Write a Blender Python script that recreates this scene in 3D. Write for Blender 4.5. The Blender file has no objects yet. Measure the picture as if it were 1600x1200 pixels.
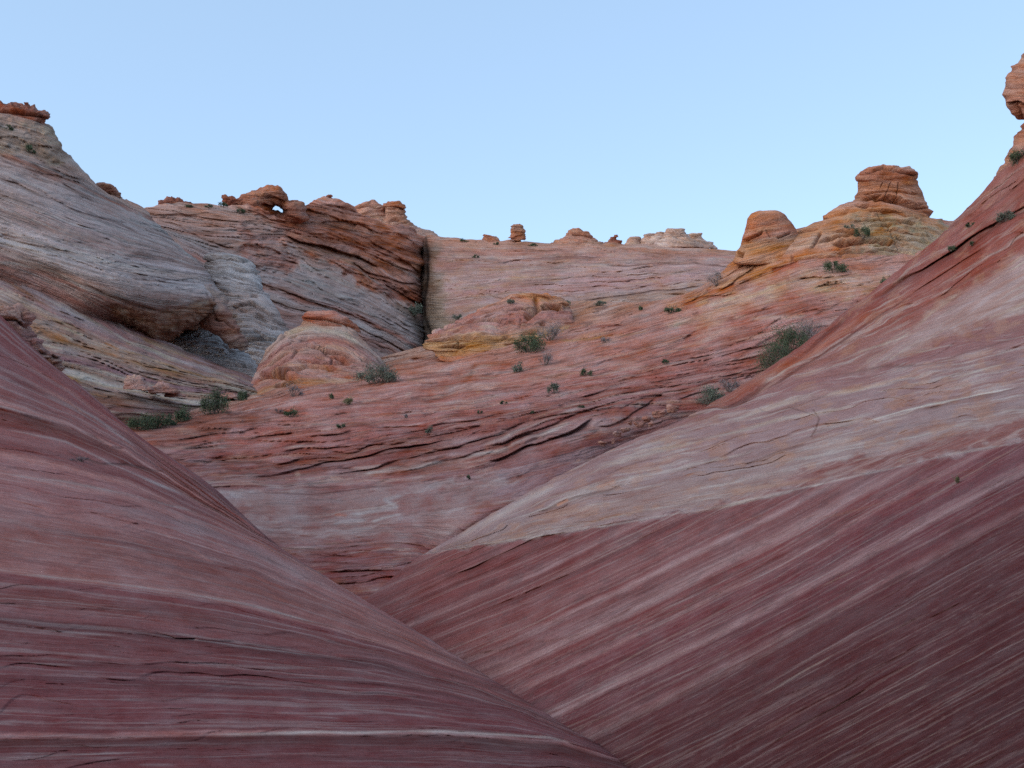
import bpy, math, random
import numpy as np
from mathutils import Vector
# ------------------------------------------------------------------ camera, world, sun
S = bpy.context.scene
COL = S.collection
F = 1570.0                      # focal length in pixels of a 1600 x 1200 picture
YH = 740.0                      # picture row of the horizon
PITCH = math.atan((YH-600)/F)
EYE = np.array([0.0, 0.0, 1.6])
cam = bpy.data.cameras.new('camera'); camo = bpy.data.objects.new('camera', cam); COL.objects.link(camo)
camo.location = EYE; camo.rotation_euler = (math.pi/2+PITCH, 0, 0)
cam.sensor_width = 36; cam.lens = 36*F/1600; cam.clip_start = 0.05; cam.clip_end = 6000
S.camera = camo
SUN_EL, SUN_AZ = math.radians(26), math.radians(235)     # azimuth clockwise from +Y (soft afterglow, behind left)
W = bpy.data.worlds.new('World'); S.world = W; W.use_nodes = True
wn = W.node_tree.nodes; wl = W.node_tree.links
bg = wn['Background']
sky = wn.new('ShaderNodeTexSky'); sky.sky_type = 'NISHITA'; sky.sun_disc = False
sky.sun_elevation = SUN_EL; sky.sun_rotation = SUN_AZ
sky.altitude = 1600; sky.air_density = 1.0; sky.dust_density = 2.0; sky.ozone_density = 1.0
wb = wn.new('ShaderNodeMix'); wb.data_type = 'RGBA'; wb.blend_type = 'MULTIPLY'; wb.inputs[0].default_value = 1
wb.inputs[7].default_value = (1.04, 1.04, 1.0, 1)
wl.new(sky.outputs[0], wb.inputs[6]); 
wc = wn.new('ShaderNodeMix'); wc.data_type = 'RGBA'; wc.inputs[0].default_value = .6; wc.inputs[7].default_value = (1.62, 2.32, 3.2, 1)
wl.new(wb.outputs[2], wc.inputs[6]); wl.new(wc.outputs[2], bg.inputs[0]); bg.inputs[1].default_value = 0.13
sun = bpy.data.lights.new('sun', 'SUN'); suno = bpy.data.objects.new('sun', sun); COL.objects.link(suno)
sun.energy = 0.8; sun.angle = math.radians(85); sun.color = (1.0, .86, .74)
sd = Vector((math.sin(SUN_AZ)*math.cos(SUN_EL), math.cos(SUN_AZ)*math.cos(SUN_EL), math.sin(SUN_EL)))
suno.rotation_euler = sd.to_track_quat('Z', 'Y').to_euler()
suno.location = (0, 0, 60)
S.view_settings.view_transform = 'Standard'; S.view_settings.look = 'None'
S.view_settings.exposure = 1.25; S.view_settings.gamma = 1.0; S.view_settings.use_curve_mapping = False
S.render.engine = 'CYCLES'
S.cycles.max_bounces = 5; S.cycles.diffuse_bounces = 4; S.cycles.use_denoising = False
try: S.cycles.denoising_prefilter = 'ACCURATE'; S.cycles.denoising_input_passes = 'RGB_ALBEDO_NORMAL'
except Exception: pass
# ------------------------------------------------------------------ helpers
FW = np.array([0, math.cos(PITCH), math.sin(PITCH)]); UP = np.array([0, -math.sin(PITCH), math.cos(PITCH)]); RT = np.array([1., 0, 0])
def P(x, y, d):
    x = np.asarray(x, float)[..., None]; y = np.asarray(y, float)[..., None]; d = np.asarray(d, float)[..., None]
    return EYE + d*(FW + RT*(x-800)/F + UP*(600-y)/F)
def proj(p):
    q = p-EYE; d = q@FW; d = np.maximum(d, 1e-3)
    return 800+F*(q@RT)/d, 600-F*(q@UP)/d, d
def _h(i, j, s):
    n = (i.astype(np.int64)*374761393 + j.astype(np.int64)*668265263 + s*1442695041) & 0xffffffff
    n = ((n ^ (n >> 13))*1274126177) & 0xffffffff
    n = ((n ^ (n >> 16))*2246822519) & 0xffffffff
    return ((n ^ (n >> 15)) & 0xffffff)/float(0x7fffff) - 1.0
def vn(x, y, s=0):
    i = np.floor(x); j = np.floor(y); fx = x-i; fy = y-j
    fx = fx*fx*fx*(fx*(fx*6-15)+10); fy = fy*fy*fy*(fy*(fy*6-15)+10)
    i = i.astype(np.int64); j = j.astype(np.int64)
    a = _h(i, j, s); b = _h(i+1, j, s); c = _h(i, j+1, s); d = _h(i+1, j+1, s)
    return (a*(1-fx)+b*fx)*(1-fy) + (c*(1-fx)+d*fx)*fy
def fbm(x, y, o=4, s=0, g=.5):
    r = 0; a = 1; t = 0
    for k in range(o):
        r = r+a*vn(x, y, s+k*17); t += a; a *= g; x = x*2.03+11.3; y = y*2.03+7.7
    return r/t*1.6
def ss(a, b, x):
    t = np.clip((x-a)/(b-a), 0, 1); return t*t*(3-2*t)
def lin(c):
    c = np.asarray(c, float)/255.0
    return np.where(c <= .04045, c/12.92, ((c+.055)/1.055)**2.4)
TINT = np.array([1.0, 1.0, .84]); SAT = .92
def alb(c):
    v = lin(c)*TINT; g = v@np.array([.3, .55, .15]); return np.clip(g+(v-g)*SAT, 0, .8)
def tag(o, label=None, cat=None, group=None, kind=None):
    if label: o['label'] = label
    if cat: o['category'] = cat
    if group: o['group'] = group
    if kind: o['kind'] = kind
    return o
def catmull(A, ts):
    """A (n, ...) controls along axis 0, sample at ts in [0, n-1]"""
    n = len(A); i = np.clip(np.floor(ts).astype(int), 0, n-2); f = (ts-i).reshape((-1,)+(1,)*(A.ndim-1))
    p1 = A[i]; p2 = A[i+1]
    p0 = np.where((i > 0).reshape(f.shape), A[np.maximum(i-1, 0)], 2*p1-p2)
    p3 = np.where((i+2 < n).reshape(f.shape), A[np.minimum(i+2, n-1)], 2*p2-p1)
    return .5*((2*p1)+(-p0+p2)*f+(2*p0-5*p1+4*p2-p3)*f*f+(-p0+3*p1-3*p2+p3)*f**3)
def params(A, sp):
    """sample positions along axis 0 so that steps are about sp pixels"""
    ts = []
    on = (A[..., 0] > -90) & (A[..., 0] < 1690) & (A[..., 1] > -90) & (A[..., 1] < 1290)
    on2 = on.copy(); on2[:, 1:] |= on[:, :-1]; on2[:, :-1] |= on[:, 1:]
    for k in range(len(A)-1):
        vis = on2[k] | on2[k+1]
        D = np.sqrt(((A[k+1, :, :2]-A[k, :, :2])**2).sum(-1))
        L = D[vis].max() if vis.any() else D.max()/8
        n = max(2, int(math.ceil(L/sp)))
        ts.append(k+np.arange(n)/n)
    ts.append([len(A)-1.0]); return np.concatenate(ts)
class Guides:
    """bedding field: iso-lines y(x), each with a value s that grows downwards"""
    def __init__(g, lst):
        g.l = sorted(lst, key=lambda q: q[0]); g.s = np.array([q[0] for q in g.l], float)
    def ys(g, x):
        out = []
        for s, pts in g.l:
            p = np.array(pts, float); y = np.interp(x, p[:, 0], p[:, 1])
            m0 = (p[1, 1]-p[0, 1])/(p[1, 0]-p[0, 0]); m1 = (p[-1, 1]-p[-2, 1])/(p[-1, 0]-p[-2, 0])
            y = np.where(x < p[0, 0], p[0, 1]+m0*(x-p[0, 0]), y); y = np.where(x > p[-1, 0], p[-1, 1]+m1*(x-p[-1, 0]), y)
            out.append(y)
        for k in range(len(out)-2, -1, -1): out[k] = np.minimum(out[k], out[k+1]-1.5)
        return out
    def s_of(g, x, y):
        Y = g.ys(x)
        s = np.where(y < Y[0], g.s[0]+(y-Y[0]), g.s[-1]+(y-Y[-1]))
        for k in range(len(Y)-1):
            t = (y-Y[k])/(Y[k+1]-Y[k])
            s = np.where((y >= Y[k]) & (y < Y[k+1]), g.s[k]+t*(g.s[k+1]-g.s[k]), s)
        return s
    def y_of(g, s, x):
        Y = g.ys(x)
        if s <= g.s[0]: return Y[0]+(s-g.s[0])
        if s >= g.s[-1]: return Y[-1]+(s-g.s[-1])
        k = int(np.searchsorted(g.s, s))-1; k = max(k, 0)
        t = (s-g.s[k])/(g.s[k+1]-g.s[k]); return Y[k]*(1-t)+Y[k+1]*t
def polysd(x, y, poly):
    """signed pixel distance, positive inside"""
    p = np.array(poly, float); n = len(p); ins = np.zeros(x.shape, bool); dm = np.full(x.shape, 1e9)
    for k in range(n):
        a = p[k]; b = p[(k+1) % n]
        ins ^= ((a[1] > y) != (b[1] > y)) & (x < (b[0]-a[0])*(y-a[1])/((b[1]-a[1]) or 1e-9)+a[0])
        ab = b-a; t = np.clip(((x-a[0])*ab[0]+(y-a[1])*ab[1])/max(ab@ab, 1e-9), 0, 1)
        dm = np.minimum(dm, np.hypot(x-a[0]-t*ab[0], y-a[1]-t*ab[1]))
    return np.where(ins, dm, -dm)
def facies(guides=None, poly=None, feather=3, rough=4, ramp=None, pale=None, pa=0, dark=None, da=0, La=160, Ls=5, terr=(), id=0, warp=3, blot=None, ba=0, fine=1.0, lump=(0, 30), own=False, mul=None):
    if mul: ramp = [(a, tuple(c*m for c, m in zip(b, mul))) for a, b in ramp]
    return dict(g=Guides(guides) if guides else None, poly=poly, feather=feather, rough=rough, ramp=ramp, pale=pale, pa=pa, dark=dark, da=da,
                La=La, Ls=Ls, terr=terr, id=id, warp=warp, blot=blot, ba=ba, fine=fine, lump=lump, own=own)
SHEETS = {}
def build(name, ctrl, fac, mat, strokes=(), wrap=False, sp=2.0, wa=1.0, parent=None, closed=False, seed=1, origin=None):
    A = np.array(ctrl, float); A = A.copy(); A[..., 2] = np.log(A[..., 2])
    if wrap: A = np.concatenate([A, A[:, :1]], 1)
    tu = params(np.swapaxes(A, 0, 1), sp); tv = params(A, sp)
    if wrap:
        B = np.concatenate([A[:, -2:-1], A, A[:, 1:2]], 1); tu2 = tu+1
        G = np.swapaxes(catmull(np.swapaxes(B, 0, 1), tu2), 0, 1)
    else:
        G = np.swapaxes(catmull(np.swapaxes(A, 0, 1), tu), 0, 1)
    G = catmull(G, tv)
    nv, nu = G.shape[:2]
    if wrap: G = G[:, :-1]; nu -= 1
    x = G[..., 0]; y = G[..., 1]; d = np.exp(G[..., 2])
    x0 = x; y0 = y
    X = P(x, y, d)
    # attributes
    colr = np.zeros(x.shape+(3,)); sv = np.zeros(x.shape); disp = np.zeros(x.shape); fid = np.zeros(x.shape); fin = np.ones(x.shape)
    wxx = x+fbm(x/60, y/60, 2, seed+5)*4*wa; wyy = y+(fbm(x/70, y/50, 2, seed+9)*3+vn(x/14, y/14, seed+8)*.7)*wa
    for k, f in enumerate(fac):
        g = f['g']
        m = 1.0
        if f['poly'] is not None:
            sdv = polysd(x, y, f['poly'])+fbm(x/22, y/14, 3, seed+31+k)*f['rough']
            m = ss(-f['feather'], f['feather'], sdv)
        wy = y+fbm(x/90, y/30, 3, seed+k)*f['warp']
        s = g.s_of(x, wy) if g else wy
        R = sorted(f['ramp'], key=lambda q: q[0]); rs = [q[0] for q in R]; rc = np.array([alb(q[1]) for q in R])
        sr = s+fbm(x/70, s/9, 3, seed+50+k)*2.0
        c = np.stack([np.interp(sr, rs, rc[:, i]) for i in range(3)], -1)
        La, Ls = f['La'], f['Ls']
        n1 = fbm(x/La, s/Ls, 4, seed+60+k, .7); n2 = fbm(x/(La*.8), s/(Ls*1.3), 4, seed+90+k, .7)
        if f['pale']: c = c+(alb(f['pale'])-c)*(f['pa']*ss(.05, .75, n1))[..., None]
        if f['dark']: c = c+(alb(f['dark'])-c)*(f['da']*ss(.05, .7, n2))[..., None]
        if f['blot']: c = c+(alb(f['blot'])-c)*(f['ba']*ss(.1, .6, fbm(x/35, s/14, 5, seed+120+k, .65)))[..., None]
        D = np.zeros(x.shape)
        for (per, amp) in f['terr']:
            t = s/per+fbm(x/(per*7), s/(per*3), 3, seed+200+int(per*7)+k)*.9
            i = np.floor(t); fr = t-i
            ra = _h(i.astype(np.int64), i.astype(np.int64)*0+3, seed+k+int(per))*.5+.5
            al = ss(-.35, .45, fbm(x/(per*5)+i*7.7, i*3.1, 3, seed+240+k))
            prof = np.where(fr < .82, (fr/.82)**1.6, 1-ss(.82, 1, fr))
            D += (prof-.45)*amp*(.25+ra)*(.15+al)
        la, ll = f['lump']
        if la: D += la*fbm(x/ll, y/(ll*.6), 4, seed+300+k)
        colr = colr+(c-colr)*np.asarray(m)[..., None] if k else c
        sv = (np.where(np.asarray(m) > .5, s, sv) if f['own'] else sv) if k else s
        fid = np.where(np.asarray(m) > .5, f['id']*13.7+k*5.3, fid) if (k == 0 or f['own']) else fid
        fin = np.where(np.asarray(m) > .5, f['fine'], fin)
        disp = disp+(D-disp)*m if k else D
    # strokes
    xf = wxx.ravel(); yf = wyy.ravel(); df = disp.ravel().copy(); dz = np.zeros(df.shape); cf = colr.reshape(-1, 3).copy()
    for st in strokes:
        pts = np.array(st['p'], float); w = st['w']; R = w*2.6
        bx = (xf > pts[:, 0].min()-R) & (xf < pts[:, 0].max()+R) & (yf > pts[:, 1].min()-R) & (yf < pts[:, 1].max()+R)
        I = np.nonzero(bx)[0]
        if len(I) == 0: continue
        px = xf[I]; py = yf[I]; best = np.full(len(I), 1e9); sg = np.zeros(len(I)); al = np.zeros(len(I))
        seg = np.hypot(*(pts[1:]-pts[:-1]).T); cum = np.concatenate([[0], np.cumsum(seg)]); T = cum[-1]
        for k in range(len(pts)-1):
            a = pts[k]; ab = pts[k+1]-a
            t = np.clip(((px-a[0])*ab[0]+(py-a[1])*ab[1])/max(ab@ab, 1e-9), 0, 1)
            ex = px-a[0]-t*ab[0]; ey = py-a[1]-t*ab[1]; dd = np.hypot(ex, ey)
            cr = np.sign(ab[0]*(py-a[1])-ab[1]*(px-a[0]))*(1 if ab[0] >= 0 else -1)
            u = dd < best; best = np.where(u, dd, best); sg = np.where(u, cr, sg); al = np.where(u, (cum[k]+t*seg[k])/T, al)
        q = best*sg
        taper = ss(0, st['tp'], al)*ss(0, st['tp'], 1-al)*(.8+.3*vn(al*T/55+float(pts[0,0]), al*0+w, 5))
        we = w*(.35+.65*taper)
        if st['k'] == 'ledge':
            dz[I] += np.exp(-2.2*((q+.25*we)/(we*.7))**2)*st['dep']*taper*.5
            tq = ss(-1.2, 1.3, q)
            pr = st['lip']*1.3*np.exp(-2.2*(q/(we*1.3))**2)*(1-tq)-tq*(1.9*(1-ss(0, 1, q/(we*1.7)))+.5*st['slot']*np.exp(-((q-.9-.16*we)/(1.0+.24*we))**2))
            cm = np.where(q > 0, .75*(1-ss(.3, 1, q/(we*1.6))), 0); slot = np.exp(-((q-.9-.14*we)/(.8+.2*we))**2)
            cf[I] += (alb((74, 40, 33))-cf[I])*(slot*taper*(.6 if wrap else .3)*min(1, st['dep']/5)*min(1, st['slot']*1.2))[:, None]  # rock colour darkened in the slot to deepen the shade under the lip
        elif st['k'] == 'crack':
            pr = -np.exp(-2.2*(q/we)**2); cm = np.exp(-2*(q/we)**2)
        elif st['k'] == 'ridge':
            pr = np.exp(-2.2*(q/we)**2); cm = np.exp(-2*(q/we)**2)
        else:
            pr = 0*q; cm = np.exp(-2*(q/we)**2)
        df[I] += pr*st['dep']*taper*(1.5 if wrap else (.11+.012*min(st['dep'], 12)))
        if st['c'] is not None:
            cf[I] += (alb(st['c'])-cf[I])*(cm*taper*st['ca'])[:, None]
    disp = df.reshape(x.shape); colr = cf.reshape(x.shape+(3,))
    # normals of the smooth surface
    du = np.roll(X, -1, 1)-np.roll(X, 1, 1) if wrap else np.gradient(X, axis=1)
    dv = np.gradient(X, axis=0)
    N = np.cross(du, dv); N /= np.maximum(np.linalg.norm(N, axis=-1, keepdims=True), 1e-9)
    if wrap:
        C = X.reshape(-1, 3).mean(0); flip = ((X-C)*N).sum() < 0
    else:
        mk = (tv <= A.shape[0]-3)[:, None] & (tu <= A.shape[1]-3)[None] & (x > 0) & (x < 1600) & (y > 0) & (y < 1200)
        flip = np.median(np.sign(((EYE-X)*N).sum(-1)[mk])) < 0
    if flip: N = -N
    mpp = (d/F)[..., None]
    if wrap: disp = disp*ss(0, 4, np.arange(nv))[:, None]*1.0
    dz = dz.reshape(x.shape)*.4
    if not wrap:                       # partings are cut inwards, level with the hollow, not straight down into the slope
        V = EYE-X; V /= np.linalg.norm(V, axis=-1, keepdims=True); nv_ = (N*V).sum(-1, keepdims=True)
        wg = ss(.04, .22, nv_); N = N*(1-wg)+V/np.maximum(nv_, .2)*wg
    X = X+N*disp[..., None]*mpp-np.array([0, 0, 1.])*dz[..., None]*mpp
    verts = X.reshape(-1, 3)
    org = np.zeros(3) if origin is None else np.asarray(origin, float)
    idx = np.arange(nv*nu).reshape(nv, nu)
    if wrap: ib = np.roll(idx, -1, 1); a = idx[:-1]; b = ib[:-1]; c = ib[1:]; e = idx[1:]
    else: a = idx[:-1, :-1]; b = idx[:-1, 1:]; c = idx[1:, 1:]; e = idx[1:, :-1]
    q = np.stack([a, b, c, e], -1).reshape(-1, 4)
    if flip: q = q[:, ::-1]
    me = bpy.data.meshes.new(name); nq = len(q)
    me.vertices.add(len(verts)); me.vertices.foreach_set('co', (verts-org).ravel())
    me.loops.add(nq*4); me.loops.foreach_set('vertex_index', q.ravel().astype(np.int32))
    me.polygons.add(nq); me.polygons.foreach_set('loop_start', np.arange(nq, dtype=np.int32)*4)
    try: me.polygons.foreach_set('loop_total', np.full(nq, 4, dtype=np.int32))
    except Exception: pass
    me.update(calc_edges=True)
    me.polygons.foreach_set('use_smooth', np.ones(nq, bool))
    ca = me.attributes.new('rock', 'FLOAT_COLOR', 'POINT')
    ca.data.foreach_set('color', np.concatenate([np.clip(colr, .01, .9), fin[..., None]], -1).ravel())
    va = me.attributes.new('bed', 'FLOAT_VECTOR', 'POINT')
    va.data.foreach_set('vector', np.stack([x0, sv, fid], -1).ravel())
    sa = me.attributes.new('grain', 'FLOAT', 'POINT'); sa.data.foreach_set('value', (d/F).ravel())
    onp = (x > -20) & (x < 1620) & (y > 0) & (y < 1220); pb = me.attributes.new('pebble', 'FLOAT', 'POINT'); pb.data.foreach_set('value', np.full(x.size, F/float(np.median(d[onp]))))
    o = bpy.data.objects.new(name, me); COL.objects.link(o); me.materials.append(mat)
    o.location = org
    if parent: o.parent = parent; o.location = org-np.array(parent.location)
    xx, yy, dd = proj(verts); SHEETS.setdefault(name, []).append((xx, yy, dd, verts))
    return o
def hit(name, px, py):
    best = None
    for (xx, yy, dd, v) in SHEETS[name]+(SHEETS['slope_middle'] if name in ('butte_body', 'rock_outcrop') else []):
        m = np.hypot(xx-px, yy-py); I = np.nonzero(m < 4)[0]
        if len(I) == 0:
            if m.min() > 14 and len(SHEETS[name]) > 1: continue
            I = np.array([int(np.argmin(m))])
        j = I[np.argmin(dd[I])]
        if best is None or dd[j] < best[0]: best = (dd[j], v[j])
    return best
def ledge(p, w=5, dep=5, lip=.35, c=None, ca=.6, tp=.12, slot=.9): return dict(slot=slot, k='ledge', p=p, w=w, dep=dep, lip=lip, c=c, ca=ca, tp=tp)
def crack(p, w=2.2, dep=6, c=None, ca=.5, tp=.1): return dict(k='crack', p=p, w=w, dep=dep, lip=0, c=c, ca=ca, tp=tp)
def ridge(p, w=4, dep=4, c=None, ca=.5, tp=.15): return dict(k='ridge', p=p, w=w, dep=dep, lip=0, c=c, ca=ca, tp=tp)
def band(p, w=4, c=(150, 130, 130), ca=.8, tp=.15): return dict(k='paint', p=p, w=w, dep=0, lip=0, c=c, ca=ca, tp=tp)
def rand_ledges(rng, f, box, n, L=(20, 110), w=(2, 7), dep=(2, 6), c=None, ca=.5, poly=None, kind='ledge', wob=3, lip=.35, slot=.7):
    out = []; g = f['g']
    P_ = poly
    while len(out) < n:
        x0 = rng.uniform(box[0], box[2]); y0 = rng.uniform(box[1], box[3])
        if P_ is not None and polysd(np.array([x0]), np.array([y0]), P_)[0] < 0: 
            if rng.random() < .001: break
            continue
        l = L[0]+(L[1]-L[0])*rng.random()**2; s0 = float(g.s_of(np.array([x0]), np.array([y0]))[0]) if g else y0
        ph = rng.uniform(0, 9); dr = rng.uniform(-.05, .05)
        xs = np.linspace(x0-l/2, x0+l/2, max(4, int(l/12)))
        ys = (g.y_of(s0, xs) if g else np.full(xs.shape, s0))+np.sin(xs/17+ph)*wob*.4+np.sin(xs/41+ph*3)*wob+dr*(xs-x0)
        k = rng.random()**2
        ww = w[0]+(w[1]-w[0])*k; dp = dep[0]+(dep[1]-dep[0])*k
        cc = c if c is None or isinstance(c[0], (int, float)) else rng.choice(c)
        if kind == 'ledge': out.append(ledge(list(zip(xs, ys)), ww, dp, lip, cc, ca*(.5+.5*k), .3, slot*rng.uniform(.2, 1.1)))
        elif kind == 'crack': out.append(crack(list(zip(xs, ys)), ww, dp, cc, ca, .3))
        else: out.append(band(list(zip(xs, ys)), ww, cc, ca, .35))
    return out
# ------------------------------------------------------------------ materials
def rock_mat(name, amp=.2, bump=1.0, rough=.92, crk=1.0, satv=1.1, fy=1.0):
    m = bpy.data.materials.new(name); m.use_nodes = True; n = m.node_tree.nodes; l = m.node_tree.links
    bs = n['Principled BSDF']; bs.inputs['Roughness'].default_value = rough
    bs.inputs['Specular IOR Level'].default_value = .15
    def N(t, **k):
        o = n.new(t)
        for a, b in k.items(): setattr(o, a, b)
        return o
    col = N('ShaderNodeAttribute', attribute_name='rock'); bed = N('ShaderNodeAttribute', attribute_name='bed'); gr = N('ShaderNodeAttribute', attribute_name='grain')
    def noise(sc, detail=3, rg=.6, dist=0.0):
        mp = N('ShaderNodeVectorMath', operation='MULTIPLY'); l.new(bed.outputs['Vector'], mp.inputs[0]); mp.inputs[1].default_value = sc
        t = N('ShaderNodeTexNoise'); t.inputs['Scale'].default_value = 1; t.inputs['Detail'].default_value = detail; t.inputs['Roughness'].default_value = rg
        t.inputs['Distortion'].default_value = dist
        l.new(mp.outputs[0], t.inputs['Vector']); return t.outputs['Fac']
    def M(op, a, b, c=None):
        o = N('ShaderNodeMath', operation=op)
        for i, v in enumerate((a, b) if c is None else (a, b, c)):
            if isinstance(v, (int, float)): o.inputs[i].default_value = v
            else: l.new(v, o.inputs[i])
        return o.outputs[0]
    a = noise((.007, .42*fy, 1), 3, .7, .1); b = noise((.02, 1.3, 1), 3, .75); 
    geo = N('ShaderNodeNewGeometry'); mp_ = N('ShaderNodeAttribute', attribute_name='pebble'); dv = N('ShaderNodeVectorMath', operation='SCALE'); l.new(geo.outputs['Position'], dv.inputs[0]); l.new(mp_.outputs['Fac'], dv.inputs['Scale'])
    gt = N('ShaderNodeTexNoise'); gt.inputs['Scale'].default_value = .3; gt.inputs['Detail'].default_value = 6; gt.inputs['Roughness'].default_value = .72; l.new(dv.outputs[0], gt.inputs['Vector']); g = gt.outputs['Fac']
    gu = N('ShaderNodeTexNoise'); gu.inputs['Scale'].default_value = .045; gu.inputs['Detail'].default_value = 5; gu.inputs['Roughness'].default_value = .6; l.new(dv.outputs[0], gu.inputs['Vector']); g2 = gu.outputs['Fac']; w = noise((.02, .05, 1), 3, .6)
    pn = noise((.006, .13, 1), 2, .55); pn2 = noise((.009, .3, 1.7), 2, .5); pm = noise((.013, .06, 2.3), 2, .6)
    def SS(v, lo, hi):
        o = N('ShaderNodeMapRange', interpolation_type='SMOOTHSTEP'); l.new(v, o.inputs[0]); o.inputs[1].default_value = lo; o.inputs[2].default_value = hi; return o.outputs[0]
    part = M('MAXIMUM', SS(M('ABSOLUTE', M('SUBTRACT', pn, .5), 0), .026, .004), M('MULTIPLY', SS(M('ABSOLUTE', M('SUBTRACT', pn2, .47), 0), .03, .006), .8))
    part = M('MULTIPLY', M('MULTIPLY', part, SS(pm, .42, .6)), M('MULTIPLY', col.outputs['Alpha'], crk))
    sa = M('SUBTRACT', a, .5); sb = M('SUBTRACT', b, .5); sg = M('SUBTRACT', g, .5); sw = M('SUBTRACT', w, .5)
    t = M('ADD', M('MULTIPLY', sa, 1.5*amp*2), M('MULTIPLY', sb, 1.0*amp*2))
    t = M('MULTIPLY', t, col.outputs['Alpha'])
    t = M('ADD', t, M('ADD', M('ADD', M('MULTIPLY', sg, .42), M('MULTIPLY', M('SUBTRACT', g2, .5), .34)), M('MULTIPLY', sw, .5)))
    v = M('ADD', 1.0, t); v = M('MAXIMUM', v, .4); v = M('MULTIPLY', v, M('SUBTRACT', 1.0, M('MULTIPLY', part, .42)))
    hs = N('ShaderNodeHueSaturation'); l.new(col.outputs['Color'], hs.inputs['Color']); l.new(v, hs.inputs['Value'])
    sat = M('SUBTRACT', 1.0, M('MULTIPLY', M('ADD', M('MULTIPLY', sa, col.outputs['Alpha']), sw), satv)); l.new(M('MAXIMUM', sat, .3), hs.inputs['Saturation'])
    l.new(hs.outputs[0], bs.inputs['Base Color'])
    hgt = M('ADD', M('MULTIPLY', M('ADD', M('MULTIPLY', a, 1.6), M('MULTIPLY', b, .9)), col.outputs['Alpha']), M('SUBTRACT', M('ADD', M('MULTIPLY', g, 1.5), M('MULTIPLY', g2, 4.0)), M('MULTIPLY', part, 1.3)))
    bp = N('ShaderNodeBump'); bp.inputs['Strength'].default_value = .9; l.new(hgt, bp.inputs['Height'])
    l.new(M('MULTIPLY', gr.outputs['Fac'], 1.6*bump), bp.inputs['Distance']); l.new(bp.outputs[0], bs.inputs['Normal'])
    return m
ROCK = rock_mat('banded_sandstone', fy=1.4, bump=1.3, crk=1.2); ROCKN = rock_mat('smooth_banded_sandstone', .17, .8, crk=.3, satv=.6, fy=2.1); ROCKF = rock_mat('weathered_sandstone', .17, 1.2, crk=.85, fy=1.7)
rng = random.Random(7)
#@@SHEETS
# ================================================================== right foreground slope
b1 = facies(guides=[(700, [(650, 905), (850, 815), (1100, 700), (1350, 600), (1600, 500)]),
    (791, [(560, 1035), (663, 990), (837, 919), (1025, 829), (1100, 791), (1300, 690), (1600, 540)]),
    (925, [(700, 1110), (789, 1076), (1000, 975), (1210, 874), (1375, 780), (1600, 660)]),
    (1046, [(800, 1190), (894, 1146), (1100, 1046), (1300, 941), (1600, 780)]),
    (1222, [(1000, 1275), (1142, 1200), (1600, 952)])],
    ramp=[(640, (150, 105, 102)), (700, (140, 95, 95)), (745, (134, 84, 84)), (760, (128, 82, 83)), (768, (158, 130, 131)), (775, (128, 80, 80)), (800, (132, 84, 84)), (830, (140, 100, 100)),
          (850, (138, 92, 92)), (858, (166, 144, 145)), (866, (132, 88, 88)), (885, (150, 120, 122)), (900, (160, 134, 136)), (908, (130, 80, 80)), (925, (128, 80, 82)), (940, (150, 116, 118)), (948, (126, 78, 82)),
          (985, (118, 74, 80)), (1003, (158, 135, 138)), (1010, (116, 70, 76)), (1046, (112, 68, 72)), (1060, (136, 106, 108)), (1068, (102, 62, 66)),
          (1110, (98, 60, 63)), (1160, (94, 57, 60)), (1222, (92, 54, 57)), (1400, (84, 50, 53))],
    pale=(168, 142, 142), pa=.25, dark=(100, 56, 57), da=.4, La=520, Ls=3.2, terr=((34, 1.8), (13, .8)), mul=(.97, .84, .86), id=1, warp=1, blot=(92, 66, 70), ba=.3, fine=1.0)
contact = [(560, 900), (640, 872), (695, 860), (780, 848), (900, 830), (1000, 812), (1130, 790), (1200, 775), (1280, 755), (1350, 738), (1440, 722), (1520, 706), (1600, 690), (2300, 520)]
b2 = facies(guides=[(540, [(1000, 690), (1110, 622), (1290, 505), (1400, 430), (1500, 360), (1600, 285)]),
    (590, [(850, 745), (1000, 690), (1110, 642), (1300, 545), (1450, 475), (1600, 405)]),
    (640, [(750, 775), (925, 700), (1019, 662), (1100, 643), (1300, 592), (1600, 520)]),
    (700, [(700, 850), (860, 768), (940, 738), (1100, 706), (1272, 665), (1450, 620), (1600, 590)]),
    (790, [(600, 930), (700, 865), (900, 832), (1130, 790), (1300, 755), (1440, 722), (1600, 690)])],
    poly=contact+[(2300, -200), (560, -200)], feather=4.5, rough=4.5, mul=(.91, .82, .86),
    ramp=[(500, (168, 112, 98)), (535, (160, 98, 86)), (560, (148, 84, 72)), (580, (158, 92, 78)), (600, (165, 118, 108)), (620, (164, 126, 120)), (640, (160, 118, 114)), (655, (166, 132, 128)), (670, (162, 136, 134)),
          (700, (170, 146, 144)), (730, (162, 144, 142)), (755, (172, 154, 148)), (775, (166, 148, 142)), (792, (176, 158, 158))],
    pale=(186, 172, 172), pa=.45, dark=(140, 92, 84), da=.45, La=130, Ls=6, terr=((30, 3), (11, 1.8)), own=True, id=2, warp=4, blot=(168, 120, 102), ba=.45, fine=.8, lump=(1.5, 60))
b3 = facies(guides=[(0, [(1100, 760), (1600, 540)]), (100, [(1100, 860), (1600, 640)])], poly=[(1130, 788), (1180, 765), (1240, 742), (1340, 712), (1460, 690), (1600, 650), (2000, 560), (2000, 600), (1600, 684), (1440, 714), (1300, 748), (1200, 774)],
    ramp=[(-300, (146, 96, 94)), (0, (142, 92, 90)), (300, (140, 88, 86))], pale=(176, 152, 152), pa=.5, dark=(118, 66, 64), da=.4, La=120, Ls=4, terr=((16, 2),), id=3, feather=5, rough=7)
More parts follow.
